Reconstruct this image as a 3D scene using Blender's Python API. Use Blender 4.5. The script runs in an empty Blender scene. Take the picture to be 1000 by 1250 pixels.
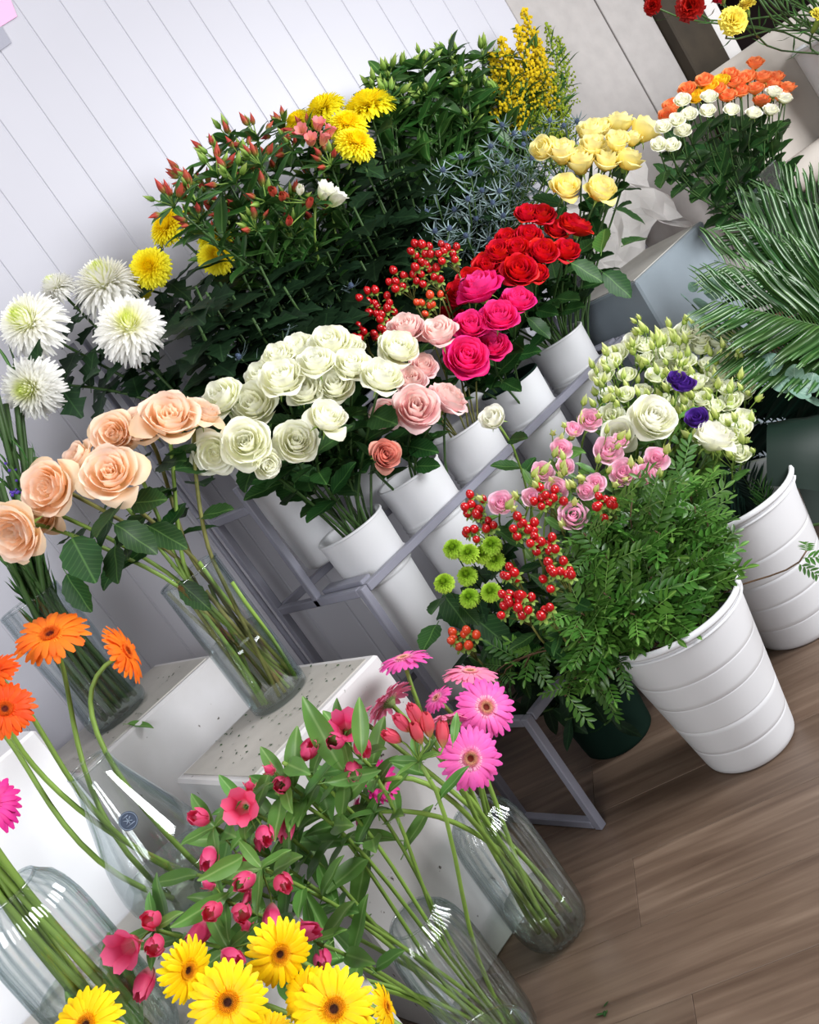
import bpy, math, random
from mathutils import Vector, Matrix, Quaternion

# ------------------------------------------------------------------ camera, world, light, exposure
SC = bpy.context.scene
C = SC.collection
RND = random.Random(11)
V = Vector
FOC, EYE = 1250.0, V((0, 0, 1.25))
_y, _p, _r = math.radians(36), math.radians(12.5), math.radians(34.3)
RIGHT = V((math.cos(_y), -math.sin(_y), 0)); FWD = V((math.sin(_y), math.cos(_y), 0)); UP = V((0, 0, 1))
LOOK = FWD * math.cos(_p) - UP * math.sin(_p)
DOWN = -FWD * math.sin(_p) - UP * math.cos(_p)
IMX = RIGHT * math.cos(_r) + DOWN * math.sin(_r)
IMY = RIGHT * math.sin(_r) - DOWN * math.cos(_r)
TOCAM = -LOOK
cam = bpy.data.cameras.new('camera')
cam.sensor_fit = 'VERTICAL'; cam.sensor_height = 36; cam.lens = 36 * FOC / 1250
cam.clip_start = 0.05
camo = bpy.data.objects.new('camera', cam); C.objects.link(camo)
camo.matrix_world = Matrix((
    (IMX.x, IMY.x, TOCAM.x, EYE.x), (IMX.y, IMY.y, TOCAM.y, EYE.y), (IMX.z, IMY.z, TOCAM.z, EYE.z), (0, 0, 0, 1)))
SC.camera = camo
W = bpy.data.worlds.new('world'); SC.world = W; W.use_nodes = True
W.node_tree.nodes['Background'].inputs['Color'].default_value = (0.93, 0.96, 1.0, 1)
W.node_tree.nodes['Background'].inputs['Strength'].default_value = 0.085

def area(name, loc, target, sx, sy, power, col):
    l = bpy.data.lights.new(name, 'AREA'); l.shape = 'RECTANGLE'; l.size = sx; l.size_y = sy
    l.energy = power; l.color = col
    o = bpy.data.objects.new(name, l); C.objects.link(o)
    o.location = loc
    o.rotation_euler = (V(target) - V(loc)).to_track_quat('-Z', 'Y').to_euler()
    return o
area('shop_window_light', (2.9, -0.9, 1.65), (1.25, 1.7, 0.5), 1.5, 1.3, 82, (0.97, 0.985, 1.0))
area('overhead_fill_light', (0.7, 0.9, 2.9), (0.8, 1.5, 0.0), 1.6, 0.9, 13, (1.0, 0.98, 0.95))  # unseen overhead fill, added to lift the dark wall and the bloom tops
area('side_window_light', (-1.7, -0.5, 1.7), (0.8, 2.4, 0.5), 1.3, 1.3, 42, (0.95, 0.97, 1.0))
SC.view_settings.view_transform = 'Standard'; SC.view_settings.look = 'None'
SC.view_settings.gamma = 1.0; SC.view_settings.use_curve_mapping = False
SC.view_settings.exposure = 0.9
SC.cycles.max_bounces = 10; SC.cycles.diffuse_bounces = 8; SC.cycles.transparent_max_bounces = 24
SC.cycles.caustics_reflective = False; SC.cycles.caustics_refractive = False

# ------------------------------------------------------------------ points in the room, seen from where the photographer stood
def ray(x, y):
    return LOOK + IMX * ((x - 500) / FOC) - IMY * ((y - 625) / FOC)
def at(x, y, Z): return EYE + ray(x, y) * Z
def atb(x, y, b): d = ray(x, y); return EYE + d * (b / d.y)
def atz(x, y, z): d = ray(x, y); return EYE + d * ((z - EYE.z) / d.z)
def fi(x, y, z): return IMX * x + IMY * y + TOCAM * z
def depth(P): return (V(P) - EYE).dot(LOOK)

# ------------------------------------------------------------------ helpers
class MB:
    def __init__(s): s.v, s.f, s.m = [], [], []
    def add(s, vs, fs, mi=0):
        o = len(s.v); s.v += [tuple(p) for p in vs]; s.f += [tuple(i + o for i in f) for f in fs]; s.m += [mi] * len(fs)
    def box(s, lo, hi, mi=0, bevel=0.0):
        (a, b, c), (d, e, f) = lo, hi
        if bevel <= 0:
            s.add([(a, b, c), (d, b, c), (d, e, c), (a, e, c), (a, b, f), (d, b, f), (d, e, f), (a, e, f)],
                  [(0, 3, 2, 1), (4, 5, 6, 7), (0, 1, 5, 4), (1, 2, 6, 5), (2, 3, 7, 6), (3, 0, 4, 7)], mi); return
        k = bevel; rings = []
        for (z, q) in ((c, k), (c + k, 0), (f - k, 0), (f, k)):
            rings.append([(a + q + k * (q == 0) * 1, b + q, z), (d - q - k * (q == 0), b + q, z), (d - q, b + q + k * (q == 0), z), (d - q, e - q - k * (q == 0), z),
                          (d - q - k * (q == 0), e - q, z), (a + q + k * (q == 0), e - q, z), (a + q, e - q - k * (q == 0), z), (a + q, b + q + k * (q == 0), z)])
        vs = [p for r_ in rings for p in r_]; fs = []
        for j in range(3):
            for i in range(8):
                fs.append((j * 8 + i, j * 8 + (i + 1) % 8, j * 8 + 8 + (i + 1) % 8, j * 8 + 8 + i))
        fs.append(tuple(range(7, -1, -1))); fs.append(tuple(range(24, 32)))
        s.add(vs, fs, mi)
    def tube(s, pts, rad, n=6, mi=0, cap=True):
        pts = [V(p) for p in pts]; N = len(pts)
        if not isinstance(rad, (list, tuple)): rad = [rad] * N
        t = (pts[1] - pts[0]).normalized(); u = t.orthogonal().normalized(); vs = []
        for i, p in enumerate(pts):
            tt = (pts[min(i + 1, N - 1)] - pts[max(i - 1, 0)])
            if tt.length > 1e-9: t = tt.normalized()
            u = (u - t * u.dot(t)).normalized(); w = t.cross(u)
            for k in range(n):
                a = 2 * math.pi * k / n
                vs.append(p + (u * math.cos(a) + w * math.sin(a)) * rad[i])
        fs = [(i * n + k, i * n + (k + 1) % n, (i + 1) * n + (k + 1) % n, (i + 1) * n + k) for i in range(N - 1) for k in range(n)]
        if cap: fs += [tuple(range(n - 1, -1, -1)), tuple((N - 1) * n + k for k in range(n))]
        s.add(vs, fs, mi)
    def lathe(s, prof, n=48, mi=0, rib=None, axis=(0, 0)):
        vs = []
        for (r, z) in prof:
            for k in range(n):
                a = 2 * math.pi * k / n; rr = r
                if rib: rr = r * (1 + rib[1] * math.cos(a * rib[0]))
                vs.append((axis[0] + rr * math.cos(a), axis[1] + rr * math.sin(a), z))
        N = len(prof)
        s.add(vs, [(i * n + k, i * n + (k + 1) % n, (i + 1) * n + (k + 1) % n, (i + 1) * n + k) for i in range(N - 1) for k in range(n)], mi)
    def grid(s, rows, mi=0):
        n = len(rows[0]); vs = [p for r_ in rows for p in r_]
        s.add(vs, [(i * n + k, i * n + k + 1, (i + 1) * n + k + 1, (i + 1) * n + k) for i in range(len(rows) - 1) for k in range(n - 1)], mi)
    def mesh(s, name, mats, smooth=True):
        me = bpy.data.meshes.new(name); me.from_pydata(s.v, [], s.f)
        if not isinstance(mats, (list, tuple)): mats = [mats]
        for m in mats: me.materials.append(m)
        if any(s.m): me.polygons.foreach_set('material_index', s.m)
        if smooth: me.polygons.foreach_set('use_smooth', [True] * len(s.f))
        me.update(); return me

def obj(name, me, parent=None, M=None):
    o = bpy.data.objects.new(name, me); C.objects.link(o)
    if parent is not None: o.parent = parent
    if M is not None: o.matrix_local = M
    return o
def tag(o, label=None, cat=None, group=None, kind=None):
    if label: o['label'] = label
    if cat: o['category'] = cat
    if group: o['group'] = group
    if kind: o['kind'] = kind
    return o
def thing(name, label, cat, loc=(0, 0, 0), group=None):
    o = bpy.data.objects.new(name, None); C.objects.link(o); o.location = loc; o.empty_display_size = .03
    return tag(o, label, cat, group)
def struct(o): o['kind'] = 'structure'; return o
def orient(pos, n, s=1.0, roll=0.0):
    if not isinstance(s, (tuple, list)): s = (s, s, s)
    q = V(n).normalized().to_track_quat('Z', 'Y')
    return Matrix.Translation(pos) @ q.to_matrix().to_4x4() @ Matrix.Rotation(roll, 4, 'Z') @ Matrix.Diagonal((*s, 1))
def frame_y(pos, y, zh, s):
    y = V(y).normalized(); z = V(zh) - y * V(zh).dot(y)
    if z.length < 1e-4: z = y.orthogonal()
    z.normalize(); x = y.cross(z)
    if not isinstance(s, (tuple, list)): s = (s, s, s)
    return Matrix(((x.x * s[0], y.x * s[1], z.x * s[2], pos[0]), (x.y * s[0], y.y * s[1], z.y * s[2], pos[1]), (x.z * s[0], y.z * s[1], z.z * s[2], pos[2]), (0, 0, 0, 1)))
def bez(p0, p1, p2, p3, n=9):
    out = []
    for i in range(n):
        t = i / (n - 1); u = 1 - t
        out.append(V(p0) * u ** 3 + V(p1) * 3 * u * u * t + V(p2) * 3 * u * t * t + V(p3) * t ** 3)
    return out
def along(c, t):
    f = t * (len(c) - 1); i = min(int(f), len(c) - 2); return c[i].lerp(c[i + 1], f - i), (c[i + 1] - c[i]).normalized()
def rv(s=1.0): return V((RND.uniform(-s, s), RND.uniform(-s, s), RND.uniform(-s, s)))
def inside(poly, x, y):
    r_ = False; j = len(poly) - 1
    for i in range(len(poly)):
        (xi, yi), (xj, yj) = poly[i], poly[j]
        if (yi > y) != (yj > y) and x < (xj - xi) * (y - yi) / (yj - yi) + xi: r_ = not r_
        j = i
    return r_
def scatter(poly, n, tries=30):
    xs = [p[0] for p in poly]; ys = [p[1] for p in poly]; out = []
    for _ in range(n):
        best = None; bd = -1
        for _ in range(tries):
            q = (RND.uniform(min(xs), max(xs)), RND.uniform(min(ys), max(ys)))
            if not inside(poly, *q): continue
            d = min([(q[0] - o[0]) ** 2 + (q[1] - o[1]) ** 2 for o in out] or [1e9])
            if d > bd: bd = d; best = q
        if best: out.append(best)
    return out
ORD = 'first second third fourth fifth sixth seventh eighth ninth tenth eleventh twelfth thirteenth fourteenth fifteenth sixteenth seventeenth eighteenth nineteenth'.split()
for _t, _o in (('twenty', 'twentieth'), ('thirty', 'thirtieth'), ('forty', 'fortieth'), ('fifty', 'fiftieth'), ('sixty', 'sixtieth'), ('seventy', 'seventieth'), ('eighty', 'eightieth')):
    ORD.append(_o); ORD += [_t + '-' + q for q in ORD[:9]]
def nth(i, n, end='left'):
    if n == 1: return 'the only one'
    return (end + 'most') if i == 0 else ORD[i] + ' from the ' + end

# ------------------------------------------------------------------ materials
def nodes(name):
    m = bpy.data.materials.new(name); m.use_nodes = True; nt = m.node_tree; nt.nodes.clear()
    out = nt.nodes.new('ShaderNodeOutputMaterial'); return m, nt, out
def N(nt, kind, **kw):
    n = nt.nodes.new('ShaderNode' + kind)
    for k, v in kw.items(): setattr(n, k, v)
    return n
def rgba(c): return (c[0], c[1], c[2], 1)
def lin(c): return tuple(((x / 255) / 12.92 if x / 255 <= .04045 else ((x / 255 + .055) / 1.055) ** 2.4) for x in c)
def mathn(nt, op, a, b=None):
    n = N(nt, 'Math', operation=op)
    for i, q in enumerate((a, b)):
        if q is None: continue
        if isinstance(q, (int, float)): n.inputs[i].default_value = q
        else: nt.links.new(q, n.inputs[i])
    return n.outputs[0]
def ramp(nt, fac, stops):
    n = N(nt, 'ValToRGB'); e = n.color_ramp.elements
    e[0].position, e[0].color = stops[0][0], rgba(stops[0][1]); e[1].position, e[1].color = stops[-1][0], rgba(stops[-1][1])
    for p, c in stops[1:-1]:
        q = e.new(p); q.color = rgba(c)
    nt.links.new(fac, n.inputs[0]); return n.outputs[0]
def finish(nt, out, col, rough=.5, transl=0.0, jitter=.12, spec=.4, bump=None, metal=0, huej=.0, tcol=None, coat=0):
    if jitter:
        oi = N(nt, 'ObjectInfo'); hs = N(nt, 'HueSaturation')
        nt.links.new(mathn(nt, 'ADD', mathn(nt, 'MULTIPLY', oi.outputs['Random'], 2 * jitter), 1 - jitter), hs.inputs['Value'])
        if huej:
            f = mathn(nt, 'FRACT', mathn(nt, 'MULTIPLY', oi.outputs['Random'], 7.31))
            nt.links.new(mathn(nt, 'ADD', mathn(nt, 'MULTIPLY', f, 2 * huej), .5 - huej), hs.inputs['Hue'])
        nt.links.new(col, hs.inputs['Color']); col = hs.outputs[0]
    p = N(nt, 'BsdfPrincipled'); nt.links.new(col, p.inputs['Base Color'])
    p.inputs['Roughness'].default_value = rough; p.inputs['Specular IOR Level'].default_value = spec; p.inputs['Metallic'].default_value = metal
    if coat: p.inputs['Coat Weight'].default_value = coat
    if bump is not None:
        b = N(nt, 'Bump'); b.inputs['Strength'].default_value = bump[1]; b.inputs['Distance'].default_value = bump[2] if len(bump) > 2 else .002
        nt.links.new(bump[0], b.inputs['Height']); nt.links.new(b.outputs[0], p.inputs['Normal'])
    sh = p.outputs[0]
    if transl:
        t = N(nt, 'BsdfTranslucent'); nt.links.new(col, t.inputs['Color'])
        mx = N(nt, 'MixShader'); mx.inputs[0].default_value = transl
        nt.links.new(sh, mx.inputs[1]); nt.links.new(t.outputs[0], mx.inputs[2]); sh = mx.outputs[0]
    nt.links.new(sh, out.inputs[0])
def ocoord(nt): return N(nt, 'TexCoord').outputs['Object']
def plain(name, c, rough=.5, spec=.4, jitter=0.0, metal=0, noise=0.0, nscale=20, transl=0, bumps=0.0, coat=0):
    m, nt, out = nodes(name); co = ocoord(nt)
    nz = N(nt, 'TexNoise'); nz.inputs['Scale'].default_value = nscale; nz.inputs['Detail'].default_value = 4; nt.links.new(co, nz.inputs['Vector'])
    lo = tuple(x * (1 - noise) for x in c); hi = tuple(min(1, x * (1 + noise)) for x in c)
    col = ramp(nt, nz.outputs[0], [(.3, lo), (.7, hi)])
    finish(nt, out, col, rough, transl, jitter, spec, (nz.outputs[0], bumps) if bumps else None, metal, coat=coat)
    return m
def petal(name, stops, axis='Z', transl=.28, rough=.55, jitter=.07, huej=.006, radial=False, k=1.0):
    """colour graded along the petal's own length"""
    m, nt, out = nodes(name); co = ocoord(nt); sp = N(nt, 'SeparateXYZ'); nt.links.new(co, sp.inputs[0])
    if radial:
        f = mathn(nt, 'SQRT', mathn(nt, 'ADD', mathn(nt, 'MULTIPLY', sp.outputs[0], sp.outputs[0]), mathn(nt, 'MULTIPLY', sp.outputs[1], sp.outputs[1])))
    else: f = sp.outputs[axis]
    nz = N(nt, 'TexNoise'); nz.inputs['Scale'].default_value = 4; nt.links.new(co, nz.inputs['Vector'])
    f = mathn(nt, 'ADD', mathn(nt, 'MULTIPLY', f, k), mathn(nt, 'MULTIPLY', mathn(nt, 'SUBTRACT', nz.outputs[0], .5), .22))
    finish(nt, out, ramp(nt, f, stops), rough, transl, jitter, .3, None, 0, huej)
    return m
def leafmat(name, dark, light, rough=.42, transl=.22, veins=9, jitter=.3, spec=.5):
    m, nt, out = nodes(name); co = ocoord(nt); sp = N(nt, 'SeparateXYZ'); nt.links.new(co, sp.inputs[0])
    ax = mathn(nt, 'ABSOLUTE', sp.outputs[0])
    mid = mathn(nt, 'SUBTRACT', 1, mathn(nt, 'MINIMUM', mathn(nt, 'MULTIPLY', ax, 40), 1))
    w = mathn(nt, 'SINE', mathn(nt, 'MULTIPLY', mathn(nt, 'SUBTRACT', sp.outputs[1], mathn(nt, 'MULTIPLY', ax, .9)), veins * 6.283))
    vein = mathn(nt, 'POWER', mathn(nt, 'MAXIMUM', w, 0), 6)
    f = mathn(nt, 'MAXIMUM', mid, mathn(nt, 'MULTIPLY', vein, .3))
    col = ramp(nt, f, [(0, dark), (1, light)])
    finish(nt, out, col, rough, transl, jitter, spec, (f, -.35, .004), 0, .012)
    return m
def glassmat(name, tint, rim=.5, edge=(.70, .765, .78)):
    m, nt, out = nodes(name)
    lw = N(nt, 'LayerWeight'); lw.inputs[0].default_value = .5; fac = lw.outputs['Facing']
    t = N(nt, 'BsdfTransparent'); nt.links.new(ramp(nt, fac, [(0, tint), (.12, tint), (.45, tuple(.5 * (a + b) for a, b in zip(tint, edge))), (1, edge)]), t.inputs[0])
    g = N(nt, 'BsdfGlossy'); g.inputs['Roughness'].default_value = .03; g.inputs[0].default_value = (1, 1, 1, 1)
    fr = mathn(nt, 'ADD', mathn(nt, 'MULTIPLY', mathn(nt, 'POWER', fac, 2.0), rim), .055)
    mx = N(nt, 'MixShader'); nt.links.new(fr, mx.inputs[0]); nt.links.new(t.outputs[0], mx.inputs[1]); nt.links.new(g.outputs[0], mx.inputs[2])
    nt.links.new(mx.outputs[0], out.inputs[0]); return m

M = {}
M['board'] = plain('white_cladding', lin((189, 188, 197)), .38, .4, .012, noise=.02, nscale=3)
M['plaster'] = plain('warm_grey_wall', lin((170, 165, 163)), .8, .2, noise=.06)
M['darkwood'] = plain('dark_post_wood', lin((58, 50, 40)), .6, .3, noise=.3, nscale=8)
M['steel'] = plain('painted_grey_steel', lin((132, 132, 145)), .38, .5, noise=.05)
M['bucket'] = plain('white_bucket_plastic', lin((208, 208, 211)), .42, .45, .01, noise=.015, nscale=6)
M['greenp'] = plain('dark_green_plastic', lin((5, 28, 20)), .8, .15)
M['kraft'] = plain('grey_kraft_paper', lin((188, 180, 172)), .85, .1, noise=.05, nscale=5)
M['tissue'] = plain('white_paper', lin((222, 218, 216)), .85, .1, noise=.04)
M['brown'] = plain('brown_board', lin((112, 72, 48)), .6, .3, noise=.25, nscale=10)
M['black'] = plain('near_black_back', lin((26, 18, 18)), .9, .1)
M['glass'] = glassmat('clear_glass', (.975, .983, .98), .42)
M['water'] = glassmat('vase_water', (.88, .91, .82), .35)
M['stem'] = plain('green_stem', lin((126, 156, 70)), .5, .35, .18, noise=.2, nscale=14, transl=.1)
M['stemd'] = plain('dark_green_stem', lin((56, 82, 40)), .5, .3, .2, noise=.25, nscale=14)
M['stemb'] = plain('olive_brown_stem', lin((112, 112, 58)), .55, .3, .2, noise=.35, nscale=30)
M['twig'] = plain('brown_twig', lin((88, 66, 46)), .6, .3, .1, noise=.3)
M['sepal'] = plain('green_sepal', lin((132, 160, 74)), .5, .3, .1, noise=.15, transl=.15)
M['rleaf'] = leafmat('rose_leaf', lin((34, 70, 30)), lin((82, 120, 60)), .5, spec=.3)
M['rleafl'] = leafmat('young_rose_leaf', lin((70, 112, 44)), lin((128, 160, 80)))
M['aleaf'] = leafmat('lily_leaf', lin((92, 138, 62)), lin((132, 170, 98)), veins=0, jitter=.25)
M['midleaf'] = leafmat('mid_green_lily_leaf', lin((54, 96, 40)), lin((104, 144, 76)), veins=0, jitter=.35)
M['adleaf'] = leafmat('dark_lily_leaf', lin((44, 86, 36)), lin((86, 128, 62)), veins=0, jitter=.35)
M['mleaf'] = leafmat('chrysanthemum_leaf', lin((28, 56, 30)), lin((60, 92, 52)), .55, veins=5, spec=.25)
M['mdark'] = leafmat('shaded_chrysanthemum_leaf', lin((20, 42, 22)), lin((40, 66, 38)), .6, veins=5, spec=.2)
M['pleaf'] = leafmat('fine_green_leaflet', lin((70, 114, 42)), lin((116, 156, 74)), veins=0, jitter=.4, rough=.38)
M['palm'] = leafmat('palm_leaflet', lin((28, 66, 20)), lin((68, 104, 50)), .34, .12, 0, .35, .55)
M['euc'] = leafmat('eucalyptus_leaf', lin((104, 136, 120)), lin((150, 176, 158)), .45, .15, 4, .2)
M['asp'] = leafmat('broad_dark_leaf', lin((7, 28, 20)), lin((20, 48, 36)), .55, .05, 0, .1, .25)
M['thleaf'] = leafmat('thistle_bract', lin((98, 120, 120)), lin((158, 176, 178)), .5, .1, 0, .2)
M['thcone'] = plain('thistle_cone', lin((84, 98, 124)), .7, .2, .15, noise=.35, nscale=3)
M['cream'] = petal('cream_rose_petal', [(.0, lin((214, 224, 150))), (.28, lin((249, 249, 224))), (.9, lin((254, 254, 243)))], transl=.34)
M['creamw'] = petal('white_rose_petal', [(0, lin((206, 216, 150))), (.28, lin((244, 244, 220))), (.9, lin((253, 252, 244)))], transl=.34)
M['pink'] = petal('blush_rose_petal', [(0, lin((238, 222, 190))), (.3, lin((252, 212, 214))), (.9, lin((253, 232, 226)))], transl=.34)
M['salmon'] = petal('dusky_rose_petal', [(0, lin((210, 150, 130))), (.8, lin((238, 168, 152)))])
M['hot'] = petal('hot_pink_rose_petal', [(0, lin((200, 10, 90))), (.4, lin((240, 22, 124))), (.9, lin((252, 70, 160)))], transl=.25)
M['red'] = petal('red_rose_petal', [(0, lin((140, 2, 12))), (.4, lin((204, 8, 24))), (.9, lin((232, 30, 46)))], transl=.2)
M['yellow'] = petal('yellow_rose_petal', [(0, lin((255, 220, 70))), (.35, lin((255, 241, 142))), (1, lin((255, 248, 192)))], transl=.36)
M['peach'] = petal('peach_rose_petal', [(0, lin((253, 218, 142))), (.3, lin((254, 226, 186))), (.9, lin((254, 232, 214)))], transl=.36)
M['orange'] = petal('orange_spray_petal', [(0, lin((252, 164, 70))), (.8, lin((255, 166, 108)))], transl=.34)
M['amber'] = petal('amber_spray_petal', [(0, lin((250, 206, 30))), (.8, lin((255, 224, 60)))], transl=.34)
M['gpink'] = petal('pink_gerbera_ray', [(.1, lin((252, 190, 214))), (.5, lin((246, 112, 190))), (1, lin((240, 92, 180)))], 'Y', .25)
M['gpale'] = petal('pale_pink_gerbera_ray', [(.1, lin((252, 196, 212))), (.5, lin((246, 150, 186))), (1, lin((244, 136, 178)))], 'Y', .25)
M['gmag'] = petal('magenta_gerbera_ray', [(.1, lin((236, 70, 160))), (1, lin((226, 44, 148)))], 'Y', .25)
M['gor'] = petal('orange_gerbera_ray', [(.1, lin((255, 150, 40))), (1, lin((250, 118, 28)))], 'Y', .25)
M['gdor'] = petal('deep_orange_gerbera_ray', [(.1, lin((236, 80, 10))), (1, lin((238, 92, 16)))], 'Y', .25)
M['gyel'] = petal('yellow_gerbera_ray', [(.1, lin((252, 196, 4))), (1, lin((255, 222, 10)))], 'Y', .22)
M['cwhite'] = petal('white_chrysanthemum_floret', [(.03, lin((232, 242, 140))), (.20, lin((246, 248, 200))), (.38, lin((254, 253, 246))), (1, lin((253, 252, 250)))], radial=True, transl=.34)
M['cyel'] = petal('yellow_chrysanthemum_floret', [(.1, lin((255, 232, 10))), (.9, lin((255, 248, 60)))], radial=True, transl=.34, huej=.002)
M['green_mum'] = petal('lime_button_floret', [(.1, lin((150, 190, 40))), (1, lin((186, 220, 76)))], radial=True)
M['carny'] = petal('lemon_carnation_petal', [(0, lin((232, 214, 70))), (1, lin((246, 236, 120)))])
M['carnr'] = petal('red_carnation_petal', [(0, lin((140, 4, 14))), (1, lin((206, 18, 30)))])
M['abud'] = petal('raspberry_lily_bud', [(0, lin((206, 200, 130))), (.2, lin((248, 170, 186))), (.5, lin((226, 64, 116))), (1, lin((240, 108, 152)))], transl=.32)
M['acoral'] = petal('coral_lily_bud', [(0, lin((196, 170, 96))), (.4, lin((230, 96, 112))), (1, lin((226, 84, 110)))])
M['ared'] = petal('brick_red_lily_bud', [(0, lin((140, 160, 70))), (.45, lin((190, 84, 66))), (1, lin((196, 74, 62)))])
M['agreen'] = petal('green_lily_bud', [(0, lin((96, 140, 50))), (.6, lin((150, 182, 84))), (1, lin((180, 200, 110)))])
M['apink'] = petal('pink_lily_petal', [(0, lin((232, 180, 120))), (1, lin((240, 130, 150)))])
M['awhite'] = petal('white_lily_petal', [(0, lin((190, 210, 120))), (.5, lin((240, 240, 222))), (1, lin((248, 248, 240)))])
M['lbud'] = petal('pale_green_lisianthus_bud', [(0, lin((140, 172, 72))), (.4, lin((208, 222, 124))), (1, lin((234, 238, 176)))], transl=.34)
M['lwhite'] = petal('white_lisianthus_petal', [(0, lin((214, 226, 140))), (.35, lin((246, 248, 218))), (1, lin((253, 253, 246)))], transl=.34)
M['lpink'] = petal('pink_lisianthus_petal', [(0, lin((230, 230, 180))), (.3, lin((251, 214, 228))), (1, lin((247, 192, 218)))], transl=.34)
M['lpurple'] = petal('purple_lisianthus_petal', [(0, lin((96, 60, 140))), (1, lin((92, 48, 160)))])
M['berry'] = plain('red_hypericum_berry', lin((178, 16, 24)), .22, .6, .14, noise=.12, nscale=2)
M['berryo'] = plain('orange_red_hypericum_berry', lin((214, 70, 36)), .25, .6, .14, noise=.12, nscale=2)
M['gold'] = plain('goldenrod_floret', lin((230, 202, 36)), .7, .2, .12, noise=.15, transl=.2)
M['goldg'] = plain('goldenrod_green_bud', lin((150, 168, 50)), .7, .2, .15, noise=.2, transl=.2)
M['violet'] = plain('violet_floret', lin((96, 70, 170)), .7, .2, .1)
M['invol'] = plain('gerbera_underside_green', lin((120, 140, 84)), .6, .2, .1, noise=.2)
def discmat(name, dark, ring, edge):
    m, nt, out = nodes(name); co = ocoord(nt); sp = N(nt, 'SeparateXYZ'); nt.links.new(co, sp.inputs[0])
    f = mathn(nt, 'SQRT', mathn(nt, 'ADD', mathn(nt, 'MULTIPLY', sp.outputs[0], sp.outputs[0]), mathn(nt, 'MULTIPLY', sp.outputs[1], sp.outputs[1])))
    finish(nt, out, ramp(nt, f, [(.09, dark), (.15, ring), (.30, edge)]), .7, .1, .03, .2); return m
M['dpink'] = discmat('gerbera_centre_pink', lin((110, 30, 20)), lin((246, 190, 150)), lin((246, 130, 190)))
M['dyel'] = discmat('gerbera_centre_yellow', lin((60, 24, 10)), lin((236, 150, 20)), lin((252, 196, 10)))
M['dor'] = discmat('gerbera_centre_orange', lin((90, 20, 10)), lin((240, 110, 30)), lin((250, 130, 40)))

# ------------------------------------------------------------------ room shell
WP = V((2.35, 2.284, 0)); WA = math.radians(-13)
WD = V((math.cos(WA), math.sin(WA), 0)); WN = V((math.sin(WA), -math.cos(WA), 0))      # along the wall; out of the wall to the room
def onwall(x, y, off=0.0):
    d = ray(x, y); t = ((WP + WN * off) - EYE).dot(WN) / d.dot(WN); return EYE + d * t
def wallM(s, z, off): p = WP + WD * s + WN * off; return V((p.x, p.y, z))
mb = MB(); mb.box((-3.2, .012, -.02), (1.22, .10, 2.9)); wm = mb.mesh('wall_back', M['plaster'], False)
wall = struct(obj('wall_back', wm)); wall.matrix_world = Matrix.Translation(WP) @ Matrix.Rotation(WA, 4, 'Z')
WI = Matrix.Translation(WP) @ Matrix.Rotation(WA, 4, 'Z')
bw = .108
mb = MB(); mb.box((.0005, -.001, 0), (bw - .0025, .013, 2.88), bevel=.002); plank = mb.mesh('wall_board', M['board'], False)
mb = MB(); mb.box((bw - .006, .0014, 0), (bw + .004, .0125, 2.88)); tongue = mb.mesh('board_tongue', M['board'], False)
s0 = (V((1.65, 2.445, 0)) - WP).dot(WD)
k0 = -24
for k in range(k0, 30):
    s = s0 + k * bw
    if s < -3.1 or s > .60: continue
    obj('wall_board', plank, wall, Matrix.Translation((s, 0, 0))); obj('board_tongue', tongue, wall, Matrix.Translation((s, 0, 0)))
# end of the panelled wall: smooth panels in a darker warm grey, and dark wooden post
S_ = s0 + 35 * bw
while S_ > .705: S_ -= bw
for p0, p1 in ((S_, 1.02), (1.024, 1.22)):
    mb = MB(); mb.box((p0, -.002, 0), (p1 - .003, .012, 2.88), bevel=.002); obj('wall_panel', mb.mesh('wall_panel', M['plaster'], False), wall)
mb = MB(); mb.box((1.22, -.05, 0), (1.40, .10, 2.9), bevel=.006); o = struct(obj('trim_1', mb.mesh('trim_1', M['darkwood'], False))); o.matrix_world = WI
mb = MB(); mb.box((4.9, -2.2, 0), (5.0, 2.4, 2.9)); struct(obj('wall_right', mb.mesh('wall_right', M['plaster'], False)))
mb = MB(); mb.box((3.5, 2.4, 0), (5.0, 2.5, 2.9)); struct(obj('wall_end', mb.mesh('wall_end', M['plaster'], False)))

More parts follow.
